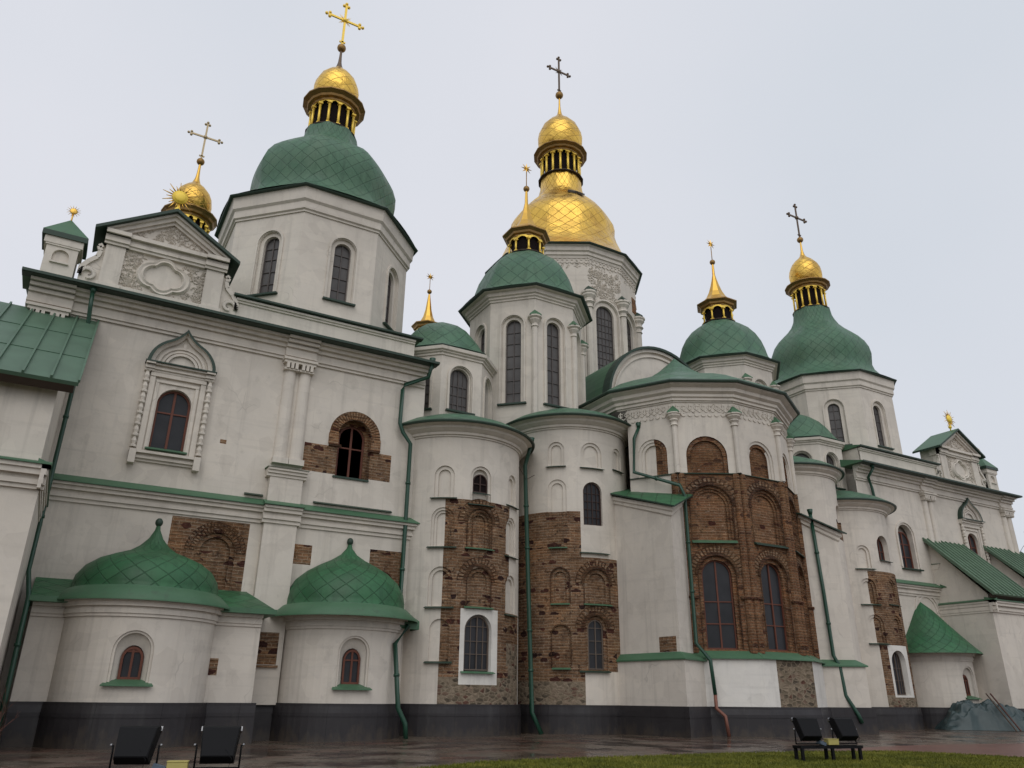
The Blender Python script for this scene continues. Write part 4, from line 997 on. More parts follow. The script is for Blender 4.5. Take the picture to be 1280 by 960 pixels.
# ---- annexes (stair towers) leaning against the galleries
def annex(x0, x1, yf, ztop_wall, z_eave, z_wall2, ledge, ribs, mat_roof=GR, lv=1):
    bm = nbm(); box_bm(bm, ((x0+x1)/2, (yf+26)/2, ledge/2), (x1-x0, 26-yf, ledge)); bm.normal_update(); autouv(bm); link('annex_wall', bm, PL, ROOT)
    e = .12
    bm = nbm(); P = [(yf+e, ledge), (yf+e, z_eave-.1), (26.2, z_wall2-.1), (26.2, ledge)]
    for x in (x0+e, x1-e): bm.faces.new([bm.verts.new((x, y, z)) for y, z in P])
    bm.faces.new([bm.verts.new(v) for v in ((x0+e, yf+e, ledge), (x1-e, yf+e, ledge), (x1-e, yf+e, z_eave-.1), (x0+e, yf+e, z_eave-.1))]); bm.normal_update(); autouv(bm); link('annex_wall', bm, PL, ROOT)
    mp = plane(0, yf, -90); F = Flat(); P, z = mould([(.1, .08), (.12, .14), (.1, .1), (.14, .24), (.1, .3)], ledge-.62); F.extr(P, x0-.1, x1+.1, 0); F.extr([(-.2, z+.2), (-.2, z), (.36, z), (.36, z+.04)], x0-.14, x1+.14, 1); F.done('annex_cornice', mp, [PL, GR])
    for sx, na_ in ((x1, 0), (x0, 180)):
        mp = plane(sx, 0, na_); F = Flat()
        a, b_ = (yf-.3, 26.0) if na_ == 0 else (-26.0, -yf+.3)
        P, z = mould([(.1, .03), (.12, .05), (.1, .04), (.14, .07), (.1, .1)], ledge-.62); F.extr(P, a, b_, 0); F.extr([(-.15, z+.14), (-.15, z), (.14, z), (.14, z+.04)], a, b_, 1); F.done('annex_cornice', mp, [PL, GR])
    # roof slab with standing seams
    bm = nbm(); A, B = Vector((0, yf-.45, z_eave-.15)), Vector((0, 26.0, z_wall2)); s = (B-A); n = Vector((0, -s.z, s.y)).normalized()
    def slab(xa, xb, h0, h1, t0, t1):
        vs_ = [bm.verts.new((x, (A+s*t+n*h).y, (A+s*t+n*h).z)) for x in (xa, xb) for t in (t0, t1) for h in (h0, h1)]
        for q in ((0, 1, 3, 2), (4, 6, 7, 5), (0, 4, 5, 1), (2, 3, 7, 6), (0, 2, 6, 4), (1, 5, 7, 3)): bm.faces.new([vs_[i] for i in q])
    slab(x0-.3, x1+.3, -.1, 0, 0, 1); nr = ribs
    for i in range(nr+1):
        x = x0-.3+(x1-x0+.6)*i/nr; slab(x-.025, x+.025, 0, .07, 0, 1)
    for t in (.33, .66):
        if lv: slab(x0-.3, x1+.3, 0, .018, t, t+.006)
    bm.normal_update(); autouv(bm); link('annex_roof', bm, mat_roof, ROOT)
    bm = nbm(); A2 = A
    slab(x0-.22, x1+.22, -.3, -.1, .0, .04); link('eave_board', bm, DARKC, ROOT)
    bm = nbm(); box_bm(bm, ((x0+x1)/2, (yf+26)/2-.06, .52), (x1-x0+.24, 26-yf+.12, 1.06)); link('plinth', bm, BASE, ROOT)
GRP = plain('faded_green_sheet', (.075, .135, .088), .5, 0, .35, .35, 1.2)
annex(-7.5, -.85, 21.2, 0, 8.55, 12.35, 6.35, 12, GRP)
GRF = plain('ribbed_sheet_sheen', (.115, .18, .12), .5, 0, .35, .3, 1.2)  # roof green made paler: grazing sheen put into the colour
annex(41.5, 44.6, 23.2, 0, 6.6, 9.75, 6.2, 9, GRF, lv=0)
annex(47.2, 50.6, 23.2, 0, 6.9, 9.9, 6.2, 9, GRF, lv=0)

# ================================================================== towers
def drum(name, cx, cy, n, rw, z0, zw, re, ze, wins, colon=None, mats=PL):
    rot = 180/n
    body = revolve('tower_drum', [(rw, z0), (rw, z0+.01)], n, cx, cy, [PL], ROOT, rot=rot)  # footing ring; sides follow
    for k in range(n):
        na = -90+360/n*k; na = (na+180) % 360-180; hf = rw*math.sin(PI/n); mp = pface(cx, cy, rw, n, na); ops = []
        wspec = wins if not callable(wins) else wins(na)
        if wspec:
            u, zb, zt_, ho, hi, du_, fr, cols, rows = wspec
            ops.append(opn(u, zb, zt_, ho, steps=[(.1, 0), (.2, ho-hi)] , open=True))
        F = Flat(); F.wall(-hf, hf, z0, zw+.3, ops)
        if wspec:
            F.band(u, zt_-ho, ho+.03, ho+.11, 0, .06, 0, 180, 16); 
            for s in (-1, 1): F.box(u+s*(ho+.07)-.04, u+s*(ho+.07)+.04, zb, zt_-ho, 0, .06)
            F.box(u-ho-.15, u+ho+.15, zb-.1, zb-.03, 0, .14, 1)
        face = F.done('drum_face', mp, [PL, DG], parent=body)
        if wspec and (na < -20 or na > 170 or na == -180): window(mp, u, zb, zt_-(ho-hi), hi, .28, cols, rows, 'round', WOOD if fr == 'w' else WGREY, GLT, .04, .026, name='window')
    revolve('drum_cornice', [(rw, zw), (rw+.06, zw), (rw+.06, zw+.08), (rw+.14, zw+.12), (rw+.14, zw+(ze-zw)*.4), (rw+.24, zw+(ze-zw)*.48), (rw+.26, zw+(ze-zw)*.8), (re-.16, ze-.08), (re-.12, ze-.05)], n, cx, cy, [PL], ROOT, rot=rot)
    revolve('drum_eave', [(re-.2, ze-.07), (re, ze-.05), (re+.03, ze), (re-.02, ze+.05), (re-.3, ze+.12)], n, cx, cy, [DG], ROOT, rot=rot)
    return body
def cross(x, y, zb, zt_, arm, mat, th=.05, rays=False, parent=None):
    bm = nbm(); c = Vector((x, y, zb+(zt_-zb)*.62)); 
    box_bm(bm, (x, y, (zb+zt_)/2), (th*1.6, th, zt_-zb)); box_bm(bm, c, (arm*2, th, th*1.6))
    for e_, v in ((c+Vector((arm, 0, 0)), (1, 0)), (c-Vector((arm, 0, 0)), (-1, 0)), (Vector((x, y, zt_)), (0, 1))):
        d_ = Vector((v[0], 0, v[1])); p_ = Vector((v[1], 0, v[0]))
        for q in (d_*th*1.4, p_*th*1.7-d_*th, -p_*th*1.7-d_*th): sphere_bm(bm, e_+q, th*1.25, 8, 6)
    sphere_bm(bm, c, th*2, 8, 6)
    if rays:
        for k in range(4):
            for o_ in (-.16, 0, .16):
                a = PI/4+PI/2*k+o_; d_ = Vector((math.cos(a), 0, math.sin(a))); tube_bm(bm, [c+d_*.05, c+d_*(.42 if o_ == 0 else .34)], .02, 4, .008)
    # lower ornament
    box_bm(bm, (x, y, zb+.2), (arm*.35, th, th*1.2))
    return link('cross', bm, mat, parent)
def lantern(cx, cy, z0, zcol, r, ncol, rcor, parent, mat=GOLDP, arch=True):
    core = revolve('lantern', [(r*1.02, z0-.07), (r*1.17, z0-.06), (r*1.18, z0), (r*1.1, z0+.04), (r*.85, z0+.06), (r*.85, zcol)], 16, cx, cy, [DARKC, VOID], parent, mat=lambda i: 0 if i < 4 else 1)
    bm = nbm()
    for k in range(ncol):
        a = 2*PI*(k+.5)/ncol; x, y = cx+r*math.cos(a), cy+r*math.sin(a); w_ = r*.06
        tube_bm(bm, [(x, y, z0), (x, y, zcol-.16)], w_, 6); box_bm(bm, (x, y, z0+.06), (w_*3, w_*3, .1)); box_bm(bm, (x, y, zcol-.2), (w_*3, w_*3, .08))
        # spandrels between the columns
        a2 = 2*PI*(k+1.5)/ncol; m = 6
        for i in range(m):
            t0, t1 = i/m, (i+1)/m
            def hh(t): return zcol-.05-(.20*(1-math.sin(PI*t))**1.0)
            def pt(t, z): aa = a+(a2-a)*t; return (cx+r*math.cos(aa), cy+r*math.sin(aa), z)
            bm.faces.new([bm.verts.new(p) for p in (pt(t0, hh(t0)), pt(t1, hh(t1)), pt(t1, zcol+.02), pt(t0, zcol+.02))])
    link('lantern_columns', bm, GOLDB, core)
    revolve('lantern_cornice', [(r*.9, zcol-.02), (r*1.04, zcol-.02), (r*1.06, zcol+.07), (r*1.2, zcol+.1), (r*1.24, zcol+.2), (rcor-.05, zcol+.28), (rcor, zcol+.3), (rcor, zcol+.36), (rcor*.7, zcol+.44), (rcor*.5, zcol+.46)], ncol if ncol <= 8 else 16, cx, cy, [COP], core, rot=0 if ncol > 8 else 22.5)
    return core
def onion(cx, cy, z0, r, ztop, parent, tile=.5):
    h = (ztop-z0)
    prof = [(r*.62, z0-.15), (r*.72, z0), (r*.9, z0+h*.12), (r*.99, z0+h*.27), (r, z0+h*.38), (r*.95, z0+h*.52), (r*.8, z0+h*.68), (r*.55, z0+h*.82), (r*.3, z0+h*.92), (r*.17, z0+h*1.0)]
    return revolve('cupola', prof, 16, cx, cy, [GOLD], parent, uvn=9, tile=tile, smooth=True)
def spire(cx, cy, z0, r0, z1, zball, rb, parent, mat=GOLDP):
    s = revolve('spire', [(r0, z0), (r0*.6, z0+(z1-z0)*.35), (r0*.42, z0+(z1-z0)*.6), (.07, z1), (.05, zball)], 10, cx, cy, [mat], parent, smooth=True)
    bm = nbm(); sphere_bm(bm, (cx, cy, zball), rb, 14, 10); link('ball', bm, COP, s, True); return s
def big_tower(cx, cy, ze, rw, zw, re, wins, gold_cross, z0=13, dl=5.85, cl=1.45):
    drum('tower', cx, cy, 8, rw, z0, zw, re, ze, wins)
    pr = [(re-.02, ze+.02), (3.95, ze+.3), (3.58, ze+.62), (3.32, ze+1.0), (3.22, ze+1.35), (3.26, ze+1.75), (3.3, ze+2.15), (3.22, ze+2.65), (3.02, ze+3.12), (2.68, ze+3.6), (2.28, ze+4.02), (1.92, ze+4.38), (1.63, ze+4.75), (1.43, ze+5.15), (1.3, ze+5.5), (1.22, ze+dl-.02)]
    if gold_cross: pr = pr[:7]+[(3.3, ze+2.65), (3.15, ze+3.15), (2.88, ze+3.62), (2.52, ze+4.02), (2.12, ze+4.34), (1.76, ze+4.62), (1.5, ze+4.92), (1.34, ze+5.3), (1.24, ze+dl-.02)]
    zl = ze+dl
    dome = revolve('dome', pr, 8, cx, cy, [GSH], ROOT, rot=22.5, uvn=32, tile=.62, smooth=True, sub=6, rnd=.3)
    lantern(cx, cy, zl, zl+cl, 1.04, 14, 1.5, dome); zl += cl-1.38
    onion(cx, cy, zl+1.74, 1.1, zl+4.25, dome)
    spire(cx, cy, zl+4.15, .22, zl+4.95, zl+5.6, .22, dome, IRON if gold_cross else GOLDP)
    cross(cx, cy, zl+5.8, zl+8.5, .86, GOLDB if gold_cross else IRON, .07, gold_cross, dome)
wl = lambda na: (0.2 if na == -90 else .3 if na == -135 else .2, 15.55, 18.35, .5, .34, 0, 'g', 2, (16.1, 16.65, 17.2, 17.7)) 
big_tower(7.1, 30.3, 20.16, 4.03, 19.08, 4.47, lambda na: (0.2, 15.55, 18.35, .5, .34, 0, 'g', 2, (16.1, 16.65, 17.2, 17.7)) if na != -180 else (0, 15.55, 18.35, .5, .34, 0, 'g', 2, ()), True)
big_tower(41.1, 30.83, 19.88, 4.0, 18.87, 4.44, lambda na: (-.08, 15.35, 18.2, .54, .34, 0, 'g', 2, (15.9, 16.45, 17.0, 17.55)), False, dl=6.1, cl=1.6)

def small_tower(cx, cy, ze, rw, zw, re, dz=0):
    hf = rw*math.sin(PI/8)
    drum('tower', cx, cy, 8, rw, 9.5, zw, re, ze, lambda na: (0.03 if na in (-135, -90, -45) else 0.1, 13.2, 17.45, .5, .36, 0, 'g', 2, (13.75, 14.35, 14.95, 15.55, 16.15, 16.7)))
    pr = [(re-.03, ze+.02), (2.85, ze+.2), (2.66, ze+.5), (2.55, ze+1.0), (2.38, ze+1.55), (2.1, ze+2.1), (1.72, ze+2.6), (1.3, ze+2.95), (1.05, ze+3.1)]
    dome = revolve('dome', pr, 8, cx, cy, [GSH], ROOT, rot=22.5, uvn=20, tile=.8, smooth=True, sub=6, rnd=.3)
    zl = ze+3.22
    lantern(cx, cy, zl, zl+.92, .86, 8, 1.24, dome)
    s = revolve('spire', [(1.15, zl+1.28), (.85, zl+1.48), (.6, zl+1.78), (.42, zl+2.15), (.26, zl+2.65), (.16, zl+3.05), (.09, zl+3.4), (.07, zl+4.0), (.05, zl+4.3)], 8, cx, cy, [GOLDP], dome, rot=22.5)
    bm = nbm(); sphere_bm(bm, (cx, cy, zl+4.3), .17); tube_bm(bm, [(cx, cy, zl+4.2), (cx, cy, zl+5.5)], .025)
    link('ball', bm, COP, s, True)
    bm = nbm(); c = Vector((cx, cy, zl+5.6)); star8(bm, c, .36, .13); link('star', bm, GOLDP, s)
def star8(bm, c, ro, ri):
    P = [c+Vector((math.cos(PI*k/8)*(ro if k % 2 == 0 else ri), 0, math.sin(PI*k/8)*(ro if k % 2 == 0 else ri))) for k in range(16)]
    f = bm.verts.new(c+Vector((0, -.06, 0))); b_ = bm.verts.new(c+Vector((0, .06, 0))); vs_ = [bm.verts.new(p) for p in P]
    for k in range(16): bm.faces.new([vs_[k], vs_[(k+1) % 16], f]); bm.faces.new([vs_[(k+1) % 16], vs_[k], b_])
small_tower(17.37, 29.2, 18.73, 2.74, 18.23, 3.33); small_tower(30.9, 29.6, 18.64, 2.74, 18.15, 3.28)
# corner colonnettes of the near small tower
for (cx, cy, rw) in ((17.37, 29.2, 2.74), (30.9, 29.6, 2.74)):
    for a in (-112.5, -67.5, -22.5, -157.5) if cx > 20 else (-112.5, -67.5, -22.5):
        x, y = cx+(rw+.03)*math.cos(R(a)), cy+(rw+.03)*math.sin(R(a))
        revolve('colonnette', [(.13, 12.2), (.13, 16.75), (.18, 16.77), (.14, 16.85), (.14, 16.92), (.26, 17.08), (.24, 17.14), (.34, 17.2), (.34, 17.26)], 10, x, y, [PL], ROOT)
        revolve('colonnette_cap', [(.38, 17.25), (.38, 17.29), (.02, 17.62)], 4, x, y, [GR], ROOT, rot=a+45)

# low domed chapels on the side apses (no lantern)
def low_tower(cx, cy):
    drum('tower', cx, cy, 8, 2.45, 10.5, 14.5, 2.6, 14.92, lambda na: (-.03, 12.15, 14.12, .5, .44, 0, 'g', 4, (12.5, 12.9, 13.3)))
    revolve('dome', [(2.58, 14.94), (2.3, 15.12), (2.12, 15.4), (1.85, 15.85), (1.45, 16.35), (.95, 16.75), (.4, 16.98), (0.02, 17.05)], 8, cx, cy, [GSH], ROOT, rot=22.5, uvn=16, tile=.85, smooth=True, sub=5, rnd=.3)
low_tower(12.9, 29.2); low_tower(35.9, 29.3)

# main tower
mcx, mcy = 24.1, 35.98
def mw(na): return (0, 17.3, 22.45, .86, .62, 0, 'g', 5, tuple(17.7+.42*i for i in range(10)))
drum('tower', mcx, mcy, 12, 4.55, 13, 25.05, 5.05, 25.8, mw)
for k in range(12):
    a = 15+30*k; x, y = mcx+4.6*math.cos(R(a)), mcy+4.6*math.sin(R(a))
    if not (-190 < ((a+180) % 360-180) < 10): continue
    revolve('colonnette', [(.2, 16), (.2, 21.7), (.27, 21.72), (.22, 21.82), (.22, 21.95), (.34, 22.05), (.26, 22.15), (.26, 22.28), (.4, 22.45), (.4, 22.55), (.46, 22.6), (.46, 22.7)], 10, x, y, [PL], ROOT)
    revolve('colonnette_cap', [(.5, 22.69), (.5, 22.74), (.02, 23.15)], 4, x, y, [DG], ROOT, rot=a+45)
for na in (-150, -120, -90, -60, -30):
    mp = pface(mcx, mcy, 4.55, 12, na); F = Flat()
    for q in range(9):
        u = -1.1+q*.275; F.band(u, 24.75, .07, .11, 0, .05, 180, 360, 6); F.box(u-.05, u+.05, 24.86, 24.94, 0, .05)
    F.box(-1.18, 1.18, 24.98, 25.04, 0, .05)
    F.curls(lambda u, z: 24.4 < z < 24.75, -1.15, 1.15, 24.4, 24.75, 20, .1, th=.02)
    if na in (-90, -150, -30): F.curls(lambda u, z: (abs(u) < 1.12 and z > 23.3) or (abs(u) < .95 and math.hypot(u, z-21.6) > 1.05), -1.15, 1.15, 22.3, 24.35, 230, .15, th=.03)
    F.done('frieze', mp, [PL])
F = Flat(); F.box(.5, 1.1, 22.9, 23.9, 0, .03); F.done('brick_patch', pface(mcx, mcy, 4.55, 12, -60), [BRC])
ze = 25.8
pr = [(5.03, ze+.02), (4.7, ze+.3), (4.32, ze+.8), (4.0, ze+1.35), (3.76, ze+1.95), (3.55, ze+2.5), (3.45, ze+2.95), (3.48, ze+3.4), (3.4, ze+3.85), (3.18, ze+4.3), (2.84, ze+4.8), (2.46, ze+5.25), (2.1, ze+5.65), (1.78, ze+6.0), (1.56, ze+6.4), (1.45, ze+6.85), (1.4, ze+7.3), (1.36, ze+7.75)]
dome = revolve('gold_dome', pr, 12, mcx, mcy, [GOLD], ROOT, rot=15, uvn=28, tile=.72, smooth=True, sub=4, rnd=.3)
# two lifted sheets left dark on the gilded dome
F = Flat()
zl = ze+7.65
lantern(mcx, mcy, zl+.15, zl+1.9, 1.3, 16, 1.84, dome)
onion(mcx, mcy, zl+2.27, 1.55, zl+5.75, dome, .6)
spire(mcx, mcy, zl+5.65, .26, zl+6.65, zl+7.65, .28, dome)
cross(mcx, mcy, zl+7.9, zl+11.05, .84, IRON, .075, True, dome)
bm = nbm()
for a, r, z, s in ((-105, 2.3, ze+5.42, .34), (-92, 2.36, ze+5.36, .3)):
    n = Vector((math.cos(R(a))*.68, math.sin(R(a))*.68, .74)).normalized(); t = Vector((-math.sin(R(a)), math.cos(R(a)), 0)); b_ = n.cross(t); c = Vector((mcx+r*math.cos(R(a)), mcy+r*math.sin(R(a)), z))+n*.1
    q = [c+t*s, c+b_*s*1.1, c-t*s, c-b_*s*1.1]; top = [bm.verts.new(p) for p in q]; bt = [bm.verts.new(p-n*.12) for p in q]; bm.faces.new(top)
    for i in range(4): bm.faces.new([top[i], top[(i+1) % 4], bt[(i+1) % 4], bt[i]])
link('dark_dome_sheets', bm, plain('bare_copper', (.10, .09, .085), .5, .4, .4), dome)

# the rear towers, seen between the others
drum('tower', 16.4, 39.3, 8, 2.5, 13, 17.0, 2.9, 17.6, lambda na: None)
d5 = revolve('dome', [(2.87, 17.6), (2.4, 18.0), (2.3, 18.8), (1.9, 19.8), (1.3, 20.6), (.95, 20.9)], 8, 16.4, 39.3, [GSH], ROOT, rot=22.5, uvn=20, tile=.8, smooth=True, sub=5, rnd=.3)
lantern(16.4, 39.3, 21.0, 21.8, .7, 8, .98, d5)
s5 = revolve('spire', [(.8, 22.2), (.5, 22.4), (.32, 22.8), (.2, 23.3), (.11, 24.0), (.06, 24.4)], 8, 16.4, 39.3, [GOLDP], d5)
bm = nbm(); sphere_bm(bm, (16.4, 39.3, 24.6), .15); tube_bm(bm, [(16.4, 39.3, 24.4), (16.4, 39.3, 25.5)], .022); link('ball', bm, COP, s5, True)
bm = nbm(); star8(bm, Vector((16.4, 39.3, 25.65)), .3, .11); link('star', bm, GOLDP, s5)
# rear left tower: only its gilded lantern shows above the pediment
drum('tower', 2.0, 35.1, 8, 2.3, 13, 15.6, 2.6, 16.0, lambda na: None)
d6 = revolve('dome', [(2.55, 16.0), (2.5, 17), (2.4, 18.3), (1.9, 19.6), (1.3, 20.5), (1.05, 20.9)], 8, 2.0, 35.1, [GSH], ROOT, rot=22.5, uvn=20, tile=.8, smooth=True, sub=5, rnd=.3)
lantern(2.0, 35.1, 20.95, 22.2, .92, 16, 1.28, d6)
onion(2.0, 35.1, 22.6, .9, 24.6, d6, .45); spire(2.0, 35.1, 24.5, .22, 25.2, 25.85, .19, d6)
cross(2.0, 35.1, 26.0, 28.2, .72, plain('worn_gilt_cross', (.42, .33, .2), .45, .6), .055, False, d6)

# ---- downpipes
def pipe(pts, r=.075, mat=PIPE, funnel=True, braces=True):
    bm = nbm(); tube_bm(bm, pts, r, 10)
    P = [Vector(p) for p in pts]
    for a, b_ in zip(P, P[1:]):
        L = (b_-a).length; n = int(L/1.9)
        for i in range(1, n+1):
            q = a+(b_-a)*(i/(n+1)); d_ = (b_-a).normalized()*.04; tube_bm(bm, [q-d_, q+d_], r*1.3, 10)
    if funnel:
        q = P[0]; tube_bm(bm, [q+Vector((0, 0, .22)), q+Vector((0, 0, .0))], r*1.7, 10, r*1.1)
    return link('downpipe', bm, mat, ROOT, True)
pipe([(-.88, 25.35, 13.0), (-.85, 25.4, 12.5), (-.8, 25.75, 12.0), (-.8, 25.5, 7.4), (-.8, 25.45, 4.4), (-.62, 24.35, 3.6), (-.6, 24.35, 1.2), (-.6, 24.3, .1)], .065)
pipe([(10.85, 25.3, 13.2), (10.85, 25.6, 12.75), (10.0, 25.85, 12.35), (9.9, 25.8, 12.1), (9.88, 25.8, 10.75), (10.0, 25.75, 10.4), (10.33, 25.75, 10.0), (10.35, 25.8, 7.0), (10.3, 25.75, 3.8), (10.25, 24.75, 3.4), (9.75, 24.55, 2.85), (9.9, 24.35, .95), (10.15, 24.3, .5), (10.2, 24.3, .05)], .075)
pipe([(15.5, 25.6, 10.85), (15.5, 25.85, 10.4), (15.45, 26.0, 10.0), (15.5, 25.8, 5.0), (15.5, 25.55, .8), (15.75, 25.3, .1)], .085)
pipe([(19.95, 24.2, 11.9), (19.72, 24.25, 11.4), (19.66, 24.3, 9.95), (20.5, 22.52, 9.12), (20.6, 22.42, 8.7), (20.66, 22.46, 3.2), (20.9, 22.05, 2.6), (21.0, 22.05, 1.45)], .07)
pipe([(21.0, 22.05, 1.5), (21.0, 22.05, 1.0), (21.15, 21.8, .75), (21.2, 21.75, .1)], .065, PIPEC, False)
pipe([(27.75, 22.4, 8.8), (27.85, 22.35, 5.5), (27.85, 22.3, 3.0), (27.95, 22.15, 2.6), (28.0, 22.1, 1.5), (28.2, 21.8, .8), (28.3, 21.75, .5)], .075)
pipe([(37.0, 25.4, 13.0), (37.05, 25.8, 12.6), (37.3, 25.85, 12.0), (37.45, 25.85, 10.5)], .075)
# gutters' wire stays between apses
bm = nbm()
for z in (9.4, 6.6):
    tube_bm(bm, [(14.9, 25.55, z+.35), (15.45, 25.9, z)], .012, 4); tube_bm(bm, [(15.45, 25.9, z), (15.95, 26.1, z+.3)], .012, 4)
link('pipe_stays', bm, DARKC, ROOT)

# ================================================================== ground
def smooth(a, b_, x): t = max(0, min(1, (x-a)/(b_-a))); return t*t*(3-2*t)
def gz(x, y): return .09*smooth(6, 12, x)*smooth(10, 22, y)
def pave_mat():
    b = NB('wet_paving', .3, 0, .5); P = b.pos()
    br = b.n('ShaderNodeTexBrick'); mp_ = b.n('ShaderNodeMapping'); mp_.inputs['Rotation'].default_value = (0, 0, .35); b.t.links.new(b.geo.outputs['Position'], mp_.inputs[0]); b.t.links.new(mp_.outputs[0], br.inputs['Vector'])
    br.inputs['Scale'].default_value = 1; br.inputs['Brick Width'].default_value = 1.1; br.inputs['Row Height'].default_value = .62; br.inputs['Mortar Size'].default_value = .02
    br.inputs['Color1'].default_value = (.105, .048, .034, 1); br.inputs['Color2'].default_value = (.085, .068, .05, 1); br.inputs['Mortar'].default_value = (.03, .026, .022, 1)
    n = b.noise(P, .5, 5, .6); col = b.mix(b.ramp(n, [(.4, (0, 0, 0)), (.62, (.9, .9, .9))]), br.outputs['Color'], (.10, .078, .058))
    b.color(col); w_ = b.noise(P, .7, 4, .6); b.rough(b.ramp(w_, [(.38, (.06, .06, .06)), (.5, (.22, .22, .22)), (.65, (.45, .45, .45))]))
    b.bump(b.math('ADD', b.noise(P, 5, 5), b.math('MULTIPLY', br.outputs['Fac'], -.4)), .15, .01); return b.m
PAVE = pave_mat()
bm = nbm(); xs = [-400, -60, -20]+[i for i in range(-10, 30)]+[32, 40, 60, 120, 400]; ys = [-80, -20, 0, 5]+[i*.5 for i in range(20, 60)]+[34, 45, 80, 200, 600]
g = [[bm.verts.new((x, y, gz(x, y)-.0)) for x in xs] for y in ys]
for j in range(len(ys)-1):
    for i in range(len(xs)-1): bm.faces.new([g[j][i], g[j][i+1], g[j+1][i+1], g[j+1][i]]).smooth = True
o = link('paving', bm, PAVE); o['kind'] = 'structure'
edge = [(6.0, 14.7), (8.3, 15.72), (12.3, 15.5), (14.9, 15.6), (17.4, 15.35), (20.3, 14.65), (21.05, 13.4), (21.6, 11.8), (23, 8), (24, 0), (24, -30), (-30, -30), (-30, 2), (1.5, 8.5), (3.5, 12.0)]
# lawn
def lawn_mat(name):
    b = NB(name, .9, 0, .15); P = b.pos(); n = b.noise(P, 1.4, 6, .65)
    b.color(b.ramp(n, [(.3, (.04, .048, .01)), (.5, (.085, .09, .016)), (.7, (.13, .125, .025))])); b.bump(b.noise(P, 25, 4), .6, .03); return b.m
LAWN = lawn_mat('lawn'); bm = nbm(); f = bm.faces.new([bm.verts.new((x, y, gz(x, y)+.012)) for x, y in edge]); bmesh.ops.triangulate(bm, faces=[f])
bm.free(); bm = nbm()
import itertools
def inside(x, y):
    c = False; n = len(edge); j = n-1
    for i in range(n):
        xi, yi = edge[i]; xj, yj = edge[j]
        if (yi > y) != (yj > y) and x < (xj-xi)*(y-yi)/(yj-yi)+xi: c = not c
        j = i
    return c
tri = bmesh.new(); vs_ = [tri.verts.new((x, y, 0)) for x, y in edge]; ed = [tri.edges.new((vs_[i], vs_[(i+1) % len(vs_)])) for i in range(len(vs_))]; bmesh.ops.triangle_fill(tri, edges=ed)
for c_ in range(-29, 24):
    bmesh.ops.bisect_plane(tri, geom=tri.verts[:]+tri.edges[:]+tri.faces[:], plane_co=(c_, 0, 0), plane_no=(1, 0, 0))
for c_ in [i*.7 for i in range(0, 23)]: bmesh.ops.bisect_plane(tri, geom=tri.verts[:]+tri.edges[:]+tri.faces[:], plane_co=(0, c_, 0), plane_no=(0, 1, 0))
for f in tri.faces: bm.faces.new([bm.verts.new((v.co.x, v.co.y, gz(v.co.x, v.co.y)+.015)) for v in f.verts])
tri.free(); o = link('lawn', bm, LAWN); o['kind'] = 'structure'
# grass blades
def grass_mat():
    b = NB('grass_blades', .7, 0, .2); n = b.noise(b.pos(), 1.3, 5, .65); n2 = b.noise(b.pos(), 40, 2)
    c = b.ramp(n, [(.3, (.06, .075, .012)), (.55, (.15, .155, .022)), (.72, (.25, .22, .045))]); b.color(b.mix(.4, c, b.ramp(n2, [(.3, (.5, .5, .5)), (.7, (1.3, 1.3, 1.3))]), 'MULTIPLY')); return b.m
verts, faces = [], []
random.seed(3)
cnt = 0
while cnt < 90000:
    x = random.uniform(2, 22.5); y = random.uniform(7.5, 15.8)
    d_ = math.hypot(x, y)
    if y < 9.5 and x > 3 and d_ < 11: continue
    if not inside(x, y): continue
    cnt += 1; h = random.uniform(.025, .065); a = random.uniform(0, 2*PI); w_ = .006+.0004*d_; lx, ly = random.uniform(-.03, .03), random.uniform(-.03, .03); z = gz(x, y)+.01
    i = len(verts); verts += [(x-w_*math.cos(a), y-w_*math.sin(a), z), (x+w_*math.cos(a), y+w_*math.sin(a), z), (x+lx, y+ly, z+h)]; faces.append((i, i+1, i+2))
me = bpy.data.meshes.new('grass'); me.from_pydata(verts, [], faces); me.materials.append(grass_mat()); o = bpy.data.objects.new('grass', me); C.objects.link(o); o['kind'] = 'stuff'; o['label'] = 'short yellow green grass of the lawn'; o['category'] = 'grass'
# red paving strip along the far lawn edge
b = NB('red_paving', .35, 0, .4); b.color(b.ramp(b.noise(b.pos(), 1.2, 5), [(.35, (.10, .035, .028)), (.7, (.17, .065, .05))])); RED = b.m
bm = nbm(); bm.faces.new([bm.verts.new((x, y, gz(x, y)+.006)) for x, y in ((17.4, 15.3), (20.3, 14.6), (21.05, 13.35), (22, 11.5), (26, 8), (45, 8), (40, 14.6), (28.8, 15.9), (24, 16.4), (20.5, 16.2))])
o = link('red_path', bm, RED); o['kind'] = 'structure'

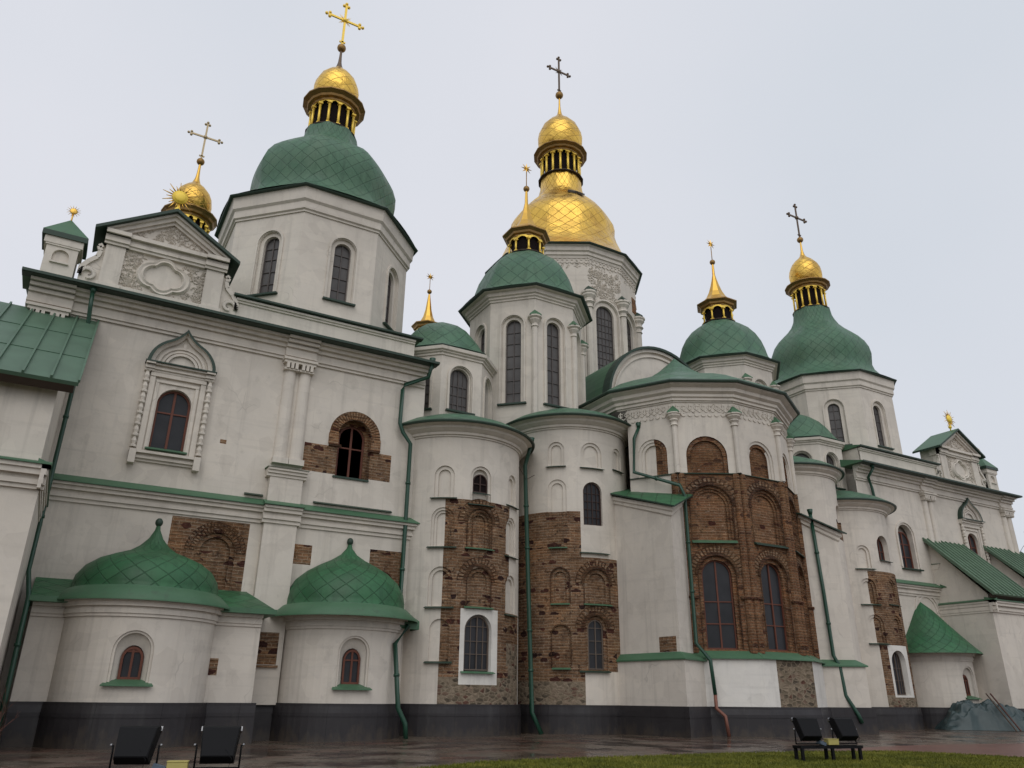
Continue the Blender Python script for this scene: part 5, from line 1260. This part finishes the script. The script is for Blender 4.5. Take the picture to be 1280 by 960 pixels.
# ================================================================== floodlights
BLK = plain('black_metal', (.006, .006, .007), .6, 0, .15, .2); CHR = plain('bright_rim', (.25, .25, .26), .3, .8, .5, .1); YEL = plain('yellow_box', (.42, .36, .12), .6, 0, .3, .1); BLU = plain('blue_grey_box', (.09, .12, .16), .5, 0, .3, .2)
def rig(name_label, x, y, L, rot, scale=1.0, zg=0):
    root = thing('floodlight_stand', name_label, 'floodlights', (x, y, zg), 'floodlight stands on the lawn')
    Rm = Matrix.Rotation(rot, 3, 'Z')
    def W(v): return Rm @ Vector(v)+Vector((x, y, zg))
    def finish(name, bm, m, par=root, sm=False):
        for v in bm.verts: v.co = W(v.co)
        return link(name, bm, m, par, sm)
    bm = nbm(); box_bm(bm, (0, -.12, .30), (L, .07, .06)); box_bm(bm, (0, .12, .30), (L, .07, .06)); box_bm(bm, (-L/2+.04, 0, .3), (.06, .3, .055)); box_bm(bm, (L/2-.04, 0, .3), (.06, .3, .055)); finish('beam', bm, BLK)
    for lx in (-L/2+.05, .02, L/2-.07):
        bm = nbm(); box_bm(bm, (lx, -.12, .135), (.06, .06, .28)); box_bm(bm, (lx, .12, .135), (.06, .06, .28)); finish('leg', bm, BLK)
    for i, lx in enumerate((-L/2+.33, L/2-.33)):
        tilt = Matrix.Rotation(R(-28), 3, 'X'); yawm = Matrix.Rotation(R(-6 if i == 0 else 0), 3, 'Z')
        c = Vector((lx, 0, .66))
        bm = nbm(); 
        hull = [(-.27, .26), (.27, .26), (.23, -.24), (-.23, -.24)]
        fr_ = [bm.verts.new(yawm @ (tilt @ Vector((a, .07, z)))+c) for a, z in hull]; mid = [bm.verts.new(yawm @ (tilt @ Vector((a*.97, -.05, z*.97)))+c) for a, z in hull]; bk = [bm.verts.new(yawm @ (tilt @ Vector((a*.93, -.14, z*.82-.03)))+c) for a, z in hull]
        for A_, B_ in ((fr_, mid), (mid, bk)):
            for k in range(4): bm.faces.new([A_[k], A_[(k+1) % 4], B_[(k+1) % 4], B_[k]])
        bm.faces.new(fr_); bm.faces.new(bk)
        bmesh.ops.bevel(bm, geom=[e for e in bm.edges if len(e.link_faces) == 2 and e.calc_length() > .3][:12], offset=.012, segments=1, affect='EDGES')
        fl = finish('floodlight', bm, BLK)
        bm = nbm(); box_bm(bm, yawm @ (tilt @ Vector((0, .05, .268)))+c, (.56, .06, .022), yawm @ tilt)
        for s in (-1, 1): box_bm(bm, yawm @ (tilt @ Vector((s*.27, .05, .24)))+c, (.022, .07, .06), yawm @ tilt)
        finish('rim', bm, CHR, fl)
        bm = nbm()
        for s in (-1, 1):
            p = yawm @ Vector((s*.3, 0, 0)); q = c+p
            tube_bm(bm, [q+Vector((0, 0, .0)), q+Vector((0, .02, -.12)), (q.x, q.y+.02, .35)], .014, 6); 
        tube_bm(bm, [c+yawm @ Vector((-.3, .02, -.3)), c+yawm @ Vector((.3, .02, -.3))], .016, 6)
        cpt = c+yawm @ Vector((.1, -.18, -.05)); tube_bm(bm, [cpt, cpt+Vector((.1, -.06, -.12)), cpt+Vector((.05, 0, -.27)), cpt+Vector((-.15, .1, -.31))], .009, 6)
        finish('bracket', bm, BLK, fl)
        bm = nbm()
        for s in (-1, 1): sphere_bm(bm, c+yawm @ Vector((s*.325, 0, 0)), .022, 8, 6)
        finish('pivot_bolt', bm, CHR, fl)
    bm = nbm(); box_bm(bm, (.04, -.1, .40), (.27, .16, .11)); box_bm(bm, (.04, -.1, .461), (.285, .175, .016)); bmesh.ops.bevel(bm, geom=bm.edges[:], offset=.006, segments=1, affect='EDGES'); jb = finish('junction_box', bm, YEL)
    bm = nbm()
    for k in range(3): tube_bm(bm, [(-.02+k*.05, -.14, .35), (-.02+k*.05, -.14, .31)], .014, 6)
    finish('cable_glands', bm, BLK, jb)
    bm = nbm(); box_bm(bm, (-.2, -.06, .38), (.17, .13, .07), Matrix.Rotation(.3, 3, 'Y')); finish('ballast_box', bm, BLU)
    return root
rig('pair of black floodlights with a yellow box, low on the left beside the bush', 1.9, 12.7, 1.75, R(-14), zg=-.06)
rig('pair of black floodlights on three legged stand on the grass, right side', 15.75, 13.1, 1.62, R(-14), zg=gz(15.6, 13.2))

# ================================================================== tarpaulin, planks, bush, bare tree
b = NB('tarpaulin_sheet', .42, 0, .45); b.color(b.mix(b.noise(b.pos(), 2.5, 6), (.02, .036, .037), (.05, .078, .08))); TARP = b.m
random.seed(11)
from mathutils import noise as mn
bm = nbm(); nu, nv = 90, 50; ang = R(-38); cx, cy = 39.35, 23.35
L_, D_ = 4.3, 1.9; rows = []
for j in range(nv+1):
    row = []
    for i in range(nu+1):
        u = i/nu*2-1; v = j/nv*2-1
        hump = 1.05*math.exp(-((u+.62)/.42)**2)+1.25*math.exp(-((u+.12)/.36)**2)+1.05*math.exp(-((u-.42)/.42)**2)+.5*math.exp(-((u-.85)/.2)**2)
        h = min(1.0, hump*.78)*max(0, 1-abs(v)**2.6)*(1-abs(u)**6)
        p3 = Vector((u*3.2, v*2.2, 0)); h *= 1+.25*mn.noise(p3*1.3); rid = 1-abs(mn.noise(p3*1.7+Vector((5, 1, 0))))*2; h += (.2*rid+.05*mn.noise(p3*3.2))*(.25+min(1, h))*(abs(v) < .97)*(abs(u) < .98)
        x = u*L_/2+.1*mn.noise(Vector((u*4, v*4, 3))); y = v*D_/2*(.9+.25*mn.noise(Vector((u*2.5, 1, v*2)))); 
        row.append(bm.verts.new((cx+x*math.cos(ang)-y*math.sin(ang), cy+x*math.sin(ang)+y*math.cos(ang), max(.1, h+.1))))
    rows.append(row)
for j in range(nv):
    for i in range(nu): bm.faces.new([rows[j][i], rows[j][i+1], rows[j+1][i+1], rows[j+1][i]]).smooth = True
o = link('tarpaulin', bm, TARP, None); tag(o, 'crumpled blue green tarpaulin draped over a pile against the far white wall', 'tarpaulin')
PLK = plain('weathered_plank', (.09, .065, .048), .8, 0, .2, .3)
for k, (x0, x1, lab, c_) in enumerate(((39.05, 38.6, 'left and thinner of two planks leaning on the covered pile', .03), (39.4, 38.95, 'right and redder of two planks leaning on the covered pile', .04))):
    bm = nbm(); a, e = Vector((x0, 21.9, .1)), Vector((x1, 22.7, 1.7)); t = (e-a).normalized(); s = Vector((1, 0, 0)); s = (s-t*s.dot(t)).normalized(); n = t.cross(s)
    vs_ = [bm.verts.new(p+s*i*c_+n*j*.02) for p in (a, e) for i in (-1, 1) for j in (-1, 1)]
    for q in ((0, 1, 3, 2), (4, 6, 7, 5), (0, 4, 5, 1), (2, 3, 7, 6), (0, 2, 6, 4), (1, 5, 7, 3)): bm.faces.new([vs_[i] for i in q])
    tag(link('plank', bm, PLK if k == 0 else plain('red_brown_plank', (.085, .04, .03), .8)), lab, 'plank', 'planks leaning on the pile')
def twig(bm, p, d, L, r, depth):
    n = 4; pts = [p]
    for i in range(n):
        d = (d+Vector((random.uniform(-.16, .16), random.uniform(-.16, .16), random.uniform(-.05, .12)))).normalized(); pts.append(pts[-1]+d*L/n)
    tube_bm(bm, pts, r, 5, r*.45)
    if depth:
        for k in range(random.randint(2, 4)):
            i = random.randint(1, n); dd_ = (d+Vector((random.uniform(-.8, .8), random.uniform(-.8, .8), random.uniform(-.1, .5)))).normalized(); twig(bm, pts[i], dd_, L*random.uniform(.4, .65), r*.5, depth-1)
TW = plain('red_twigs', (.10, .045, .035), .8, 0, .2, .3)
bm = nbm(); random.seed(5)
for k in range(26): twig(bm, Vector((-1.15+random.uniform(-.5, .5), 19.6+random.uniform(-.4, .4), 0)), Vector((random.uniform(-.45, .5), random.uniform(-.4, .4), 1)).normalized(), random.uniform(.6, 1.0), .011, 2)
tag(link('bare_bush', bm, TW), 'leafless bush of thin reddish twigs at the left corner of the dark plinth', 'bush')
random.seed(9)
tr = thing('bare_tree', 'pale leafless tree just showing past the far right end of the cathedral', 'tree', (66, 38, 0))
bm = nbm(); tube_bm(bm, [(66, 38, 0), (66.2, 38, 3), (66.1, 38, 6)], .28, 8, .18); link('trunk', bm, TW, tr)
bm = nbm()
for k in range(16): twig(bm, Vector((66.1, 38, random.uniform(3, 6))), Vector((random.uniform(-.9, .9), random.uniform(-.7, .7), 1)).normalized(), random.uniform(4.5, 7.5), .07, 3)
link('crown', bm, TW, tr)
